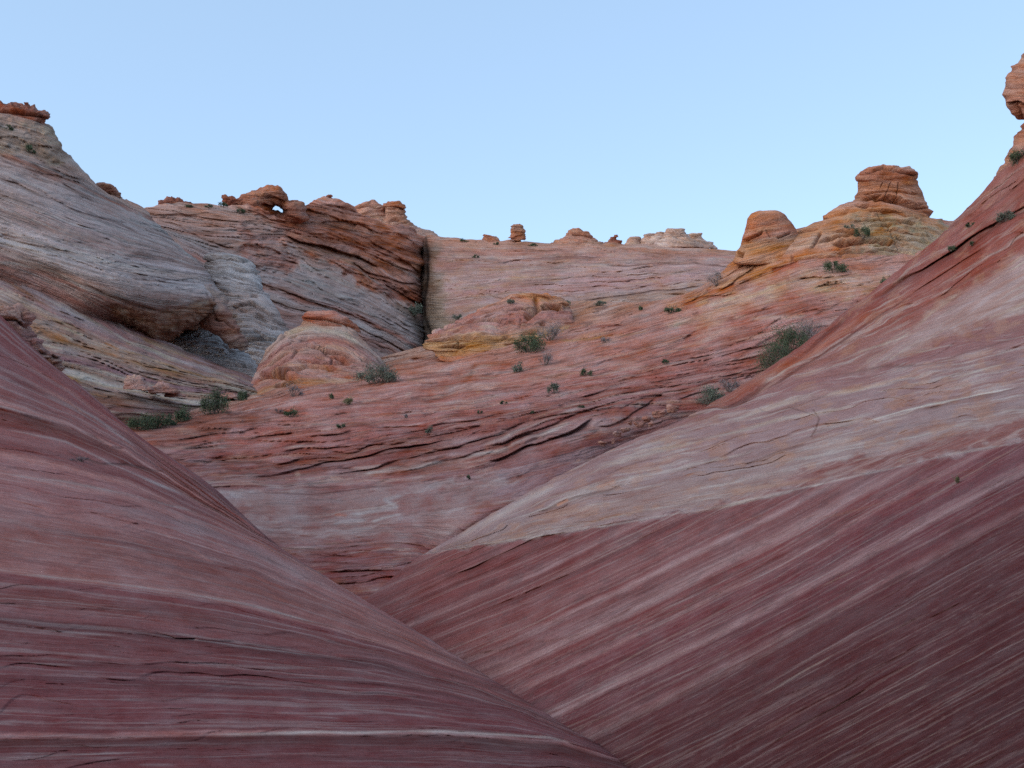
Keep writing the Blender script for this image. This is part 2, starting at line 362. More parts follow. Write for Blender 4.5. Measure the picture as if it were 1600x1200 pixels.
bgrey = facies(guides=[(0, [(1400, 480), (1600, 330)]), (100, [(1400, 560), (1600, 430)]), (200, [(1300, 620), (1600, 540)])], poly=[(1330, 585), (1400, 530), (1490, 465), (1600, 395), (1900, 200), (1900, 330), (1600, 480), (1480, 520), (1400, 560)],
    ramp=[(-200, (172, 146, 130)), (0, (176, 152, 136)), (60, (164, 128, 116)), (120, (178, 158, 146)), (300, (170, 140, 132))], pale=(190, 174, 162), pa=.5, dark=(160, 106, 92), da=.4, La=160, Ls=7, terr=((20, 2),), mul=(.97, .93, 1.03), id=4, feather=9, rough=6)
bA = [
 [(900, 1700, 3.6), (1100, 1600, 3.0), (1300, 1500, 2.6), (1550, 1400, 2.2), (1850, 1250, 2.0), (2200, 1080, 2.0), (2700, 850, 2.1)],
 [(850, 1330, 4.6), (1000, 1250, 4.1), (1200, 1150, 3.7), (1400, 1045, 3.4), (1600, 945, 3.3), (1900, 790, 3.2), (2400, 540, 3.3)],
 [(680, 1180, 7), (800, 1110, 6.3), (1000, 1000, 5.8), (1200, 900, 5.4), (1400, 800, 5.2), (1650, 690, 5.1), (2200, 430, 5)],
 [(560, 1060, 11.5), (660, 985, 10.3), (850, 880, 9.6), (1050, 800, 9), (1250, 735, 8.6), (1500, 660, 8.2), (2000, 480, 7.6)],
 [(480, 990, 15.5), (605, 930, 14), (700, 858, 13.5), (880, 765, 13), (1080, 690, 12.5), (1330, 610, 11.8), (1800, 470, 10.5)],
 [(600, 880, 24), (735, 828, 17.8), (860, 750, 18.5), (1000, 685, 18.5), (1150, 635, 17.5), (1380, 560, 15.5), (1800, 420, 13.5)],
 [(760, 830, 34), (850, 765, 26.5), (960, 706, 27), (1060, 660, 26), (1180, 605, 24), (1400, 482, 20.5), (1800, 280, 17)],
 [(900, 760, 38), (990, 706, 35), (1070, 664, 33), (1140, 617, 31.5), (1300, 504, 28.5), (1500, 338, 24.5), (1700, 120, 21)],
 [(900, 800, 42), (990, 745, 38.5), (1070, 705, 37), (1140, 660, 35), (1300, 550, 31.5), (1500, 385, 27.5), (1700, 190, 24)],
 [(900, 980, 45), (990, 930, 42), (1070, 900, 40), (1140, 850, 38), (1300, 760, 35), (1500, 620, 31), (1700, 500, 27)]]
bst = [
 # first bedding lips of the red slope
 ledge([(600, 965), (663, 988), (680, 984), (837, 919), (950, 866), (1025, 829), (1100, 791)][1:], 7, 4, .5, (84, 44, 44), .5),
 ledge([(690, 905), (740, 885), (837, 840), (900, 828)], 6, 4, .5, (96, 46, 44), .6),
 ledge([(620, 955), (700, 918), (830, 862), (960, 815), (1025, 800)], 6, 3.5, .5, (96, 48, 46), .5),
 ledge([(1000, 975), (1100, 930), (1210, 872), (1290, 830), (1375, 780)], 6, 4, .5, (100, 46, 42), .7),
 ledge([(660, 1036), (727, 1032), (850, 985), (950, 930), (1100, 862)], 3, 3, .5),
 ledge([(775, 1078), (875, 1037), (1000, 980)], 4, 3, .6),
 ledge([(880, 1150), (1000, 1094), (1150, 1018), (1300, 942)], 3, 2.5, .7),
 # the two dark grooves below the crest
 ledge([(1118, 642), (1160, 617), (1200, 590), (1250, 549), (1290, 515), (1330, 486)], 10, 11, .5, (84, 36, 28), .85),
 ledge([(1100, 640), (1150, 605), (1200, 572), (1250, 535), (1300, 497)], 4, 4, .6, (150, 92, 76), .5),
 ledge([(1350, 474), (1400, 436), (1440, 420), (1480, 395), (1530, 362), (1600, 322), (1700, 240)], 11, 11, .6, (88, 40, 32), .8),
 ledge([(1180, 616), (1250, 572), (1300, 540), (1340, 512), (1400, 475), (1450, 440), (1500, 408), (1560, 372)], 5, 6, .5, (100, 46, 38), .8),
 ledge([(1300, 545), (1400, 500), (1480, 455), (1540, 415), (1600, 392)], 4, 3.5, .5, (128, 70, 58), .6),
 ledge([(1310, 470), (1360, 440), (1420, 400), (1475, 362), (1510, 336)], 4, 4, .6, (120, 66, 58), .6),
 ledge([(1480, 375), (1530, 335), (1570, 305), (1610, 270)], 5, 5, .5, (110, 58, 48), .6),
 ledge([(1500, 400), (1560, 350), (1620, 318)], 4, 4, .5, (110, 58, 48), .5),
 band([(1115, 634), (1200, 585), (1300, 520), (1380, 470)], 9, (150, 72, 50), .8),
 band([(1190, 600), (1250, 560), (1300, 530), (1370, 480)], 9, (168, 88, 62), .8),
 band([(1400, 470), (1480, 425), (1560, 380), (1620, 345)], 10, (150, 76, 60), .6),
 # pale block with its joint
 crack([(1270, 640), (1280, 655), (1274, 672), (1266, 684)], 2.0, 4, (104, 68, 62), .7, .03),
 crack([(1276, 650), (1300, 625), (1325, 600), (1342, 585)], 1.6, 3, None, 0, .1),
 crack([(1230, 635), (1252, 642), (1276, 652)], 1.8, 5, (90, 60, 56), .6, .05),
 ledge([(1158, 727), (1180, 718), (1215, 704), (1241, 697), (1262, 690)], 4, 4, .5, (104, 66, 58), .7, .1),
 ledge([(1180, 636), (1205, 642), (1250, 632), (1300, 612)], 3, 4, .4, (130, 80, 72), .5),
 ledge([(945, 733), (952, 740), (975, 728), (1010, 716), (1040, 712)], 3, 4, .4, (120, 76, 70), .5),
 ledge([(925, 712), (960, 696), (1019, 668), (1060, 654), (1110, 640)], 4, 5, .5, (110, 58, 50), .7),
 ledge([(1005, 740), (1030, 730), (1010, 724), (1022, 704)][:2], 3, 3),
 crack([(1008, 736), (1022, 722), (1028, 712)], 1.6, 4),
 crack([(1032, 690), (1036, 702), (1030, 712)], 1.6, 4),
 ledge([(835, 800), (870, 785), (900, 775), (950, 765), (980, 752)], 5, 4, .3, (110, 74, 66), .6),
 band([(868, 790), (890, 780)], 4, (196, 128, 100), .8), band([(930, 762), (965, 752)], 4, (196, 130, 104), .7),
 band([(1337, 664), (1447, 633), (1600, 602)], 1.8, (200, 190, 190), .8),
 ledge([(1337, 667), (1400, 652), (1447, 636), (1540, 620), (1600, 607)], 4, 3, .5),
 ledge([(1440, 640), (1500, 622), (1560, 612), (1600, 600)], 5, 4, .5, (110, 80, 78), .6),
 ledge([(1300, 585), (1380, 570), (1450, 566), (1520, 545), (1600, 520)], 5, 4, .5, (120, 78, 74), .5),
 band([(1160, 726), (1240, 712), (1330, 690), (1420, 650)], 9, (176, 132, 116), .5),
 band([(640, 872), (700, 858), (900, 829), (1130, 789), (1300, 753), (1440, 720), (1600, 688)], 2.4, (184, 168, 168), .5, .03),
 band([(700, 850), (760, 815), (830, 775), (880, 755)], 9, (184, 168, 170), .7),
 crack([(1283, 655), (1300, 668)], 1.5, 2),
 crack([(1487, 740), (1492, 752)], 1.6, 2, (90, 90, 70), .8),
]
bst += rand_ledges(rng, b1, (600, 700, 1600, 1200), 150, (120, 620), (.8, 1.5), (0, 0), [(168, 146, 148), (150, 116, 118), (98, 56, 58), (92, 54, 56), (176, 158, 156)], .4, contact[::-1]+[(560, 1250), (1700, 1250)], kind='paint', wob=.2)
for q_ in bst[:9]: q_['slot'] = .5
bst += rand_ledges(rng, b1, (650, 700, 1600, 1200), 46, (60, 420), (2, 5), (1, 3), (88, 46, 46), .45, contact[::-1]+[(560, 1250), (1700, 1250)], wob=.3, lip=.5, slot=.4)
bst += rand_ledges(rng, b1, (650, 700, 1600, 1200), 40, (80, 520), (.9, 1.8), (0, 0), [(176, 156, 156), (160, 132, 134), (180, 156, 148)], .38, contact[::-1]+[(560, 1250), (1700, 1250)], kind='paint', wob=.25)
bst += rand_ledges(rng, b1, (1250, 760, 1600, 1100), 26, (10, 60), (2, 4), (2, 4), (78, 52, 54), .6, None, wob=1.0)
bst += rand_ledges(rng, b2, (760, 440, 1600, 820), 110, (14, 150), (1.8, 5), (1.5, 5), [(124, 76, 70), (138, 96, 88), (150, 92, 74)], .55, None, wob=1.5)
bst += rand_ledges(rng, b2, (760, 440, 1600, 820), 60, (40, 260), (2, 7), (0, 0), [(184, 168, 168), (172, 130, 112), (150, 108, 104), (186, 170, 162)], .5, None, kind='paint', wob=2)
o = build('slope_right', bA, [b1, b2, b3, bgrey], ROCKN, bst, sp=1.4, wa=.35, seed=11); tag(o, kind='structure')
# ================================================================== left foreground mound
a1 = facies(guides=[(500, [(-200, 380), (0, 480), (60, 540), (130, 600), (240, 690), (340, 762), (430, 848)]),
    (590, [(-200, 520), (0, 590), (110, 640), (200, 690), (300, 760), (420, 845), (470, 885)]),
    (680, [(-200, 640), (0, 668), (100, 688), (200, 725), (320, 790), (450, 862), (560, 928)]),
    (760, [(-200, 725), (0, 748), (200, 785), (400, 850), (520, 912), (640, 978)]),
    (895, [(-200, 875), (0, 893), (292, 929), (400, 950), (600, 1008), (770, 1062)]),
    (965, [(-200, 950), (0, 965), (200, 985), (400, 1010), (600, 1036), (740, 1075), (830, 1112)]),
    (1060, [(-200, 1055), (0, 1058), (300, 1070), (600, 1085), (800, 1112), (900, 1150)]),
    (1148, [(-200, 1155), (0, 1150), (400, 1146), (700, 1146), (880, 1158), (960, 1184)]),
    (1300, [(-200, 1310), (0, 1300), (500, 1290), (1000, 1320)])],
    ramp=[(440, (140, 100, 104)), (500, (132, 92, 98)), (560, (138, 100, 106)), (600, (146, 118, 124)), (625, (140, 108, 112)), (634, (176, 156, 160)), (642, (124, 74, 70)), (672, (120, 72, 66)), (684, (146, 116, 122)), (700, (140, 110, 116)), (712, (126, 84, 88)),
          (722, (172, 152, 156)), (735, (150, 124, 132)), (750, (166, 148, 154)), (765, (150, 124, 132)), (800, (156, 134, 140)), (830, (140, 110, 112)), (850, (146, 120, 122)), (880, (150, 122, 126)), (893, (160, 140, 143)), (900, (128, 88, 96)),
          (930, (122, 86, 88)), (955, (134, 104, 112)), (966, (102, 66, 70)), (985, (116, 78, 84)), (1020, (128, 94, 102)), (1030, (104, 66, 72)), (1045, (128, 92, 102)), (1060, (112, 72, 80)), (1100, (124, 84, 94)), (1140, (118, 78, 86)), (1146, (176, 150, 156)),
          (1153, (96, 60, 62)), (1175, (112, 74, 82)), (1210, (122, 82, 92)), (1300, (110, 74, 82))],
    pale=(172, 152, 156), pa=.3, dark=(108, 66, 70), da=.4, La=420, Ls=6, terr=((30, 2.0), (12, .9)), mul=(1.02, .78, .75), id=5, warp=2.0, fine=.95)
aA = [
 [(-500, 350, 30), (-200, 370, 26), (-60, 440, 23), (0, 492, 21.5), (40, 532, 20.8), (80, 568, 20), (110, 592, 19.6), (110, 600, 22), (60, 680, 26)],
 [(-500, 480, 19), (-200, 500, 17.5), (-40, 555, 16.8), (60, 610, 16.4), (130, 640, 16.2), (180, 662, 16), (212, 678, 16), (215, 690, 18.5), (180, 760, 22)],
 [(-500, 600, 12.5), (-200, 620, 12.2), (0, 662, 12), (120, 695, 12.2), (200, 722, 12.6), (260, 745, 13), (318, 752, 13.6), (322, 768, 16), (290, 850, 19)],
 [(-500, 700, 9), (-200, 720, 9), (0, 745, 9.2), (160, 772, 9.5), (270, 800, 10), (360, 832, 10.6), (424, 846, 11.2), (424, 862, 13.5), (390, 950, 16)],
 [(-500, 790, 6.8), (-200, 805, 6.9), (0, 820, 7.1), (200, 850, 7.5), (350, 882, 8), (460, 905, 8.6), (540, 921, 9.2), (538, 938, 11), (500, 1030, 13)],
 [(-500, 870, 5.2), (-200, 885, 5.3), (0, 897, 5.5), (250, 928, 5.9), (430, 962, 6.4), (560, 985, 6.9), (655, 990, 7.6), (650, 1010, 9), (620, 1090, 10.5)],
 [(-500, 960, 4.1), (-200, 965, 4.2), (0, 972, 4.4), (300, 1000, 4.8), (520, 1030, 5.3), (660, 1050, 5.8), (762, 1058, 6.4), (756, 1080, 7.6), (730, 1150, 8.6)],
 [(-500, 1060, 3.3), (-200, 1060, 3.35), (0, 1062, 3.5), (320, 1078, 3.9), (580, 1095, 4.35), (750, 1110, 4.8), (868, 1126, 5.3), (862, 1150, 6.3), (830, 1230, 7)],
 [(-500, 1160, 2.7), (-200, 1155, 2.75), (0, 1152, 2.9), (350, 1150, 3.2), (650, 1152, 3.6), (830, 1165, 4.0), (962, 1186, 4.4), (955, 1210, 5.2), (920, 1290, 5.8)],
 [(-500, 1300, 2.2), (-200, 1290, 2.25), (0, 1285, 2.35), (370, 1280, 2.6), (700, 1285, 2.9), (900, 1290, 3.3), (1060, 1300, 3.6), (1050, 1330, 4.3), (1010, 1410, 4.8)],
 [(-500, 1600, 1.8), (-200, 1600, 1.8), (0, 1600, 1.9), (400, 1600, 2.0), (750, 1600, 2.2), (950, 1600, 2.5), (1120, 1600, 2.8), (1120, 1640, 3.4), (1080, 1740, 3.8)]]
ast = [
 ledge([(-40, 626), (0, 637), (60, 652), (110, 668), (150, 680), (175, 695), (200, 700)], 15, 9, .5, (104, 56, 48), .75, .06),
 ledge([(100, 702), (120, 710), (160, 722), (200, 722), (260, 738)], 5, 6, .3, (92, 56, 52), .7),
 ledge([(0, 575), (60, 625), (110, 655), (165, 690), (200, 705)], 5, 3.5, .5),
 ledge([(-50, 1156), (200, 1152), (450, 1149), (700, 1149), (860, 1160), (940, 1180)], 14, 6, .8, (82, 52, 52), .6, .02),
 band([(300, 1147), (500, 1144), (700, 1143), (860, 1153), (930, 1170)], 3.5, (196, 172, 172), .9),
 ledge([(-50, 966), (100, 976), (250, 990), (300, 994), (400, 1012), (520, 1027), (620, 1040), (700, 1060)], 7, 4.5, .6, (80, 50, 54), .6),
 ledge([(240, 985), (275, 996), (310, 996)], 5, 8, .3, (66, 42, 44), .7),
 ledge([(0, 1052), (150, 1060), (300, 1064), (450, 1075), (600, 1088), (760, 1108)], 8, 4, .5, (84, 52, 58), .5),
 ledge([(40, 900), (292, 932), (400, 953), (600, 1012)], 5, 2.5, .6),
 ledge([(240, 742), (290, 760), (360, 800), (430, 855)], 3, 2, .5),
 ledge([(232, 775), (262, 786), (276, 790)], 3, 4, .4, (80, 40, 36), .6),
 band([(-10, 738), (100, 752), (200, 772), (330, 805)], 3, (166, 146, 150), .6),
 band([(0, 895), (150, 908), (292, 928), (400, 948), (520, 980)], 2.2, (168, 150, 152), .7),
 band([(150, 785), (300, 820), (450, 885), (560, 935)], 12, (152, 132, 138), .4),
 band([(0, 668), (100, 690), (200, 735), (300, 780)], 3, (180, 160, 164), .7),
 band([(60, 610), (150, 652), (220, 705)], 3.5, (170, 150, 154), .6),
 band([(290, 738), (340, 772), (400, 822), (430, 850)], 6, (112, 70, 74), .7),
]
ast += rand_ledges(rng, a1, (-20, 560, 900, 1200), 150, (120, 620), (.8, 1.5), (0, 0), [(164, 142, 146), (146, 112, 116), (98, 60, 62), (92, 56, 60)], .4, None, kind='paint', wob=.2)
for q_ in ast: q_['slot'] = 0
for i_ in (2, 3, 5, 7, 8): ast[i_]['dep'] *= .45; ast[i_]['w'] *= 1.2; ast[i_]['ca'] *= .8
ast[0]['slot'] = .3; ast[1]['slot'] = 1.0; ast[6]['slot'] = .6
ast += rand_ledges(rng, a1, (-20, 560, 850, 1200), 60, (80, 520), (2, 6), (.8, 2.6), (94, 58, 62), .4, None, wob=.3, lip=.6, slot=.15)
ast += rand_ledges(rng, a1, (-20, 560, 850, 1200), 90, (80, 480), (1.2, 4), (0, 0), [(172, 154, 158), (160, 136, 142), (146, 112, 116), (104, 66, 68), (110, 68, 74)], .42, None, kind='paint', wob=.25)
o = build('slope_left', aA, [a1], ROCKN, ast, sp=1.4, wa=.3, seed=21); tag(o, kind='structure')
# ================================================================== floor of the hollow and the red middle slope
c1 = facies(guides=[(455, [(600, 560), (850, 490), (1060, 440), (1200, 370), (1450, 300)]),
    (540, [(350, 640), (500, 608), (700, 585), (900, 545), (1100, 490), (1300, 440), (1500, 420)]),
    (600, [(200, 668), (350, 655), (500, 640), (700, 622), (900, 595), (1100, 558), (1250, 520)]),
    (660, [(240, 700), (400, 690), (600, 665), (800, 640), (960, 610), (1150, 580)]),
    (700, [(240, 722), (400, 718), (550, 705), (700, 672), (850, 640), (950, 628), (1100, 600)]),
    (735, [(300, 745), (450, 738), (600, 715), (750, 690), (860, 655), (960, 634), (1100, 640)]),
    (765, [(350, 768), (500, 765), (650, 752), (800, 728), (950, 690), (1100, 650)]),
    (800, [(350, 815), (500, 812), (650, 800), (800, 770), (900, 740)]),
    (850, [(400, 860), (520, 856), (600, 848), (650, 848), (700, 865)]),
    (950, [(400, 960), (600, 940), (700, 935)])],
    ramp=[(330, (190, 136, 108)), (400, (188, 136, 112)), (440, (184, 140, 118)), (470, (182, 138, 120)), (500, (180, 128, 114)), (540, (178, 124, 114)), (570, (176, 120, 112)), (600, (170, 114, 108)), (630, (168, 112, 108)), (660, (162, 106, 102)), (690, (154, 100, 98)),
          (700, (160, 112, 110)), (716, (144, 92, 90)), (724, (160, 120, 120)), (735, (140, 86, 84)), (745, (160, 122, 122)), (760, (152, 108, 108)), (767, (134, 82, 80)), (770, (152, 120, 124)), (790, (150, 116, 120)), (820, (152, 116, 120)),
          (845, (148, 102, 104)), (860, (140, 88, 90)), (890, (138, 84, 84)), (950, (136, 88, 90))],
    pale=(190, 160, 152), pa=.4, dark=(140, 78, 66), da=.5, La=120, Ls=7, terr=((26, 2.6), (10, 1.5)), mul=(1.03, .985, 1.0), id=6, warp=3, blot=(168, 112, 96), ba=.3, fine=.8, lump=(1.6, 70))
lgrey = facies(guides=c1['g'].l, poly=[(330, 768), (500, 768), (650, 756), (760, 745), (800, 745), (740, 795), (690, 850), (640, 850), (560, 845), (430, 848), (330, 800)],
    ramp=[(760, (156, 116, 116)), (800, (156, 120, 122)), (850, (152, 106, 106))], pale=(178, 156, 160), pa=.5, dark=(142, 92, 92), da=.45, La=90, Ls=9, terr=((20, 1.2),), id=7, warp=7, blot=(150, 96, 96), ba=.5, fine=.5, feather=5, rough=6)
cyel = facies(guides=[(0, [(1050, 470), (1300, 400)]), (60, [(1050, 540), (1300, 450)])], poly=[(1050, 505), (1130, 470), (1200, 445), (1260, 425), (1380, 430), (1420, 445), (1330, 462), (1240, 450), (1180, 470), (1110, 505)],
    ramp=[(-60, (196, 152, 108)), (0, (198, 158, 116)), (60, (194, 150, 118))], pale=(204, 180, 146), pa=.5, dark=(180, 110, 76), da=.5, La=70, Ls=6, terr=((14, 2.5),), mul=(.98, .93, 1.05), id=8, feather=14, rough=12)
corg = facies(guides=[(0, [(1100, 480), (1300, 330)]), (60, [(1100, 540), (1300, 400)])], poly=[(1040, 480), (1110, 440), (1150, 392), (1230, 360), (1340, 330), (1360, 360), (1260, 400), (1180, 440), (1100, 470)],
    ramp=[(-60, (190, 124, 92)), (0, (194, 130, 98)), (60, (188, 118, 88))], pale=(202, 160, 124), pa=.4, dark=(172, 92, 62), da=.5, La=90, Ls=8, terr=((18, 3),), id=9, feather=9, rough=9)
cred = facies(guides=[(0, [(200, 650), (340, 655)]), (60, [(200, 710), (340, 720)])], poly=[(150, 640), (345, 640), (420, 655), (300, 690), (180, 700)],
    ramp=[(-60, (142, 90, 78)), (60, (150, 92, 86))], pale=(160, 116, 100), pa=.4, dark=(120, 66, 52), da=.5, La=60, Ls=6, terr=((10, 2),), id=9, feather=6, rough=6)
cA = [
 [(300, 1120, 13), (430, 1080, 13), (500, 1040, 13), (560, 1000, 12.9), (620, 975, 13), (720, 960, 14), (850, 950, 17), (1100, 900, 22), (1500, 850, 28)],
 [(280, 960, 17), (400, 930, 17), (490, 907, 17), (580, 892, 17), (660, 885, 17.3), (760, 870, 19.5), (900, 830, 23), (1150, 780, 28), (1550, 740, 34)],
 [(200, 850, 21), (330, 830, 21), (430, 815, 21.5), (540, 805, 22), (660, 810, 20.5), (780, 795, 19.8), (930, 775, 28), (1200, 710, 34), (1550, 690, 40)],
 [(150, 760, 26), (270, 755, 26), (390, 752, 26.5), (520, 755, 27), (680, 754, 26.5), (850, 748, 26.5), (1000, 722, 33), (1250, 660, 39), (1600, 640, 44)],
 [(100, 715, 31), (240, 705, 31), (380, 716, 31.5), (540, 692, 32.5), (710, 675, 33), (890, 660, 34), (1045, 640, 37), (1280, 590, 42), (1600, 560, 47)],
 [(100, 668, 36), (240, 672, 36), (360, 655, 37), (500, 648, 38), (680, 632, 39), (850, 618, 40), (1050, 590, 42), (1290, 535, 46), (1600, 520, 50)],
 [(100, 655, 40), (200, 658, 40), (350, 634, 43), (490, 615, 46), (660, 598, 48), (850, 575, 48), (1050, 548, 48), (1290, 480, 51), (1600, 470, 54)],
 [(50, 656, 44), (195, 658, 44), (370, 620, 50), (510, 592, 55), (665, 562, 58), (850, 530, 57), (1050, 500, 57), (1290, 430, 58), (1600, 420, 58)],
 [(0, 664, 48), (190, 662, 50), (385, 602, 56), (540, 572, 60), (665, 540, 66), (850, 476, 68), (1060, 462, 67), (1250, 358, 67), (1600, 345, 68)],
 [(0, 700, 54), (190, 690, 56), (385, 640, 66), (540, 610, 70), (665, 580, 76), (850, 520, 78), (1060, 500, 78), (1250, 400, 78), (1600, 390, 80)],
 [(0, 800, 60), (190, 790, 62), (385, 760, 72), (540, 740, 76), (665, 720, 82), (850, 680, 85), (1060, 650, 86), (1250, 600, 86), (1600, 600, 88)]]
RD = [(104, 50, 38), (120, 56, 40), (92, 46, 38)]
cst = [
 ledge([(345, 648), (380, 640), (430, 633), (470, 640)], 8, 9, .4, (140, 66, 44), .8),
 ledge([(362, 640), (400, 628), (470, 610), (560, 600)], 5, 6, .4, (150, 72, 48), .6),
 ledge([(550, 625), (600, 620), (670, 622), (720, 610)], 7, 8, .4, (142, 70, 50), .7),
 ledge([(590, 670), (660, 664), (730, 655), (800, 640)], 7, 8, .4, (140, 60, 42), .8),
 ledge([(630, 675), (700, 668), (760, 660)], 5, 6, .4, (128, 54, 40), .8),
 ledge([(240, 690), (300, 684), (360, 676), (420, 668)], 5, 6, .4, (134, 66, 52), .7),
 ledge([(300, 692), (350, 690), (420, 680), (470, 672)], 5, 7, .4, (134, 60, 44), .7),
 ledge([(240, 664), (300, 660), (330, 655)], 4, 5),
 ledge([(290, 718), (350, 720), (420, 716)], 4, 6, .4, (80, 46, 40), .6),
 # fluted lower beds
 ledge([(320, 746), (400, 741), (480, 728), (560, 712), (640, 700), (720, 682)], 12, 9, .6, (124, 56, 42), .75),
 ledge([(330, 738), (430, 722), (540, 706), (620, 692), (700, 674), (790, 655)], 8, 6, .6, (128, 62, 50), .6),
 ledge([(540, 738), (620, 722), (700, 700), (760, 680), (830, 655)], 8, 7, .6, (120, 54, 42), .7),
 ledge([(600, 742), (680, 725), (740, 705), (800, 686), (880, 660)], 7, 6, .6, (128, 60, 48), .6),
 ledge([(756, 722), (800, 706), (850, 688), (900, 668), (930, 650)], 12, 15, .5, (112, 48, 32), .9),
 ledge([(740, 700), (800, 682), (860, 662), (900, 645), (940, 632)], 8, 9, .6, (124, 58, 44), .8),
 ledge([(930, 668), (970, 654), (1010, 632), (1030, 618)], 6, 8, .5, (124, 56, 42), .7),
 ledge([(960, 640), (1000, 624), (1060, 612), (1120, 600)], 4, 5, .5, (140, 70, 52), .6),
 ledge([(1060, 620), (1090, 612), (1130, 606)], 6, 8, .4, (150, 62, 38), .8),
 band([(700, 720), (780, 702), (860, 672), (900, 655)], 4, (196, 180, 182), .9),
 band([(740, 698), (820, 668), (880, 645), (920, 632)], 3.5, (192, 172, 172), .7),
 band([(560, 742), (640, 730), (700, 722)], 3.5, (186, 170, 172), .7),
 band([(820, 655), (900, 632), (960, 618), (1040, 612)], 2.5, (196, 170, 160), .6),
 ledge([(355, 768), (420, 767), (480, 768), (560, 764), (620, 756)], 3, 4, .4, (110, 60, 56), .6),
 ledge([(430, 858), (500, 860), (560, 850), (620, 843), (660, 848), (680, 862)], 3, 4, .4, (112, 58, 50), .6),
 ledge([(470, 880), (530, 878), (590, 880)], 4, 4, .4, (116, 56, 50), .7),
 ledge([(500, 893), (560, 891), (620, 892), (640, 888)], 4, 5, .4, (126, 52, 44), .8),
 ledge([(470, 870), (520, 868), (560, 866)], 3, 4, .4, (116, 56, 50), .7),
 ledge([(465, 836), (480, 838), (495, 836)], 3, 4, .4, (130, 62, 50), .7),
 band([(540, 806), (580, 798), (620, 790), (600, 780), (640, 770)], 5, (186, 178, 186), .6), band([(580, 815), (610, 806), (630, 800)], 4, (190, 184, 190), .7),
 band([(520, 818), (550, 812), (575, 812)], 4, (176, 168, 176), .6), band([(525, 802), (545, 806)], 3, (180, 110, 96), .7),
 band([(440, 805), (520, 802), (600, 790), (640, 775)], 1.6, (186, 168, 168), .6),
 # upper right of the middle slope
 ledge([(640, 560), (680, 560), (700, 565), (716, 560)], 6, 8, .5, (170, 84, 50), .7),
 crack([(745, 565), (735, 590), (715, 605), (690, 612)], 5, 5, (140, 78, 58), .7),
 ledge([(640, 622), (690, 615), (745, 596), (790, 580)], 4, 5, .4, (142, 80, 62), .6),
 ledge([(800, 590), (835, 585), (870, 592)], 4, 5, .4, (170, 96, 70), .6),
 ledge([(880, 520), (930, 510), (985, 505)], 4, 5, .4, (150, 66, 50), .7),
 ledge([(870, 530), (920, 528), (980, 520), (1020, 512)], 4, 5, .4, (190, 140, 84), .6),
 ledge([(960, 545), (1010, 540), (1060, 520)], 4, 5, .4, (150, 84, 64), .5),
 ledge([(1065, 528), (1085, 516), (1108, 510)], 7, 6, .4, (178, 82, 48), .8),
 ledge([(1040, 565), (1100, 553), (1180, 540), (1230, 525)], 5, 6, .4, (140, 80, 62), .7),
 ledge([(1010, 600), (1060, 588), (1130, 578), (1190, 568)], 5, 6, .4, (140, 74, 58), .7),
 ledge([(1130, 500), (1200, 495), (1260, 480)], 3, 3, .4, (150, 96, 78), .5),
 ledge([(1268, 490), (1300, 482), (1320, 470)], 5, 5, .4, (150, 94, 76), .6),
 ledge([(1060, 478), (1090, 465), (1130, 462), (1160, 455)], 5, 6, .4, (180, 90, 54), .7),
 ledge([(1100, 455), (1130, 450), (1150, 440)], 6, 5, .4, (190, 96, 56), .7),
 ledge([(1200, 418), (1230, 410), (1245, 400)], 8, 6, .4, (186, 84, 50), .8),
 ledge([(1240, 432), (1270, 430), (1300, 432), (1345, 425)], 4, 6, .4, (170, 116, 70), .7),
 ledge([(1265, 446), (1310, 442), (1370, 448), (1400, 445)], 4, 6, .4, (176, 126, 78), .7),
 band([(900, 548), (980, 520), (1080, 490), (1140, 475)], 7, (186, 118, 110), .6),
 band([(1170, 500), (1220, 495), (1260, 490)], 6, (200, 170, 150), .5),
 crack([(690, 600), (700, 620)], 1.5, 2),
]
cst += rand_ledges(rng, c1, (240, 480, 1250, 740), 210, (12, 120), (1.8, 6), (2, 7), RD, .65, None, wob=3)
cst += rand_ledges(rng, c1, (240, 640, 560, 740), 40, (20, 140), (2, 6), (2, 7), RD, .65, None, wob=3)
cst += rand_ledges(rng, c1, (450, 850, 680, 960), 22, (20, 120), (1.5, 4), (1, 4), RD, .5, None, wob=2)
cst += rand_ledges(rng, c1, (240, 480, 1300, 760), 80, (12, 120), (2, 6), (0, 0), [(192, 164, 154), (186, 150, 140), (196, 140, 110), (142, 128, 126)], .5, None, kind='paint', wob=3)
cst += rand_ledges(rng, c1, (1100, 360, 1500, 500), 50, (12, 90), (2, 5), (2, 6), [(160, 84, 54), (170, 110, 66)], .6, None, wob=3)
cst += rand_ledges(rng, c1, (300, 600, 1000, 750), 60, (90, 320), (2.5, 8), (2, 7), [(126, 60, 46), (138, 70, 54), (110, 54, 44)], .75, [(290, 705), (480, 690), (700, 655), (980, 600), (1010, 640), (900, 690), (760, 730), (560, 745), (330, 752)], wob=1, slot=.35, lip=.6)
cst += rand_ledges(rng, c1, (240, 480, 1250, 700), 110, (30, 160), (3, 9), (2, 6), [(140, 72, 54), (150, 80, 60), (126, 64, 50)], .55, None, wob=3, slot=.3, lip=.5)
o = build('slope_middle', cA, [c1, lgrey, corg, cyel, cred], ROCK, cst, sp=1.7, seed=31); tag(o, kind='structure')
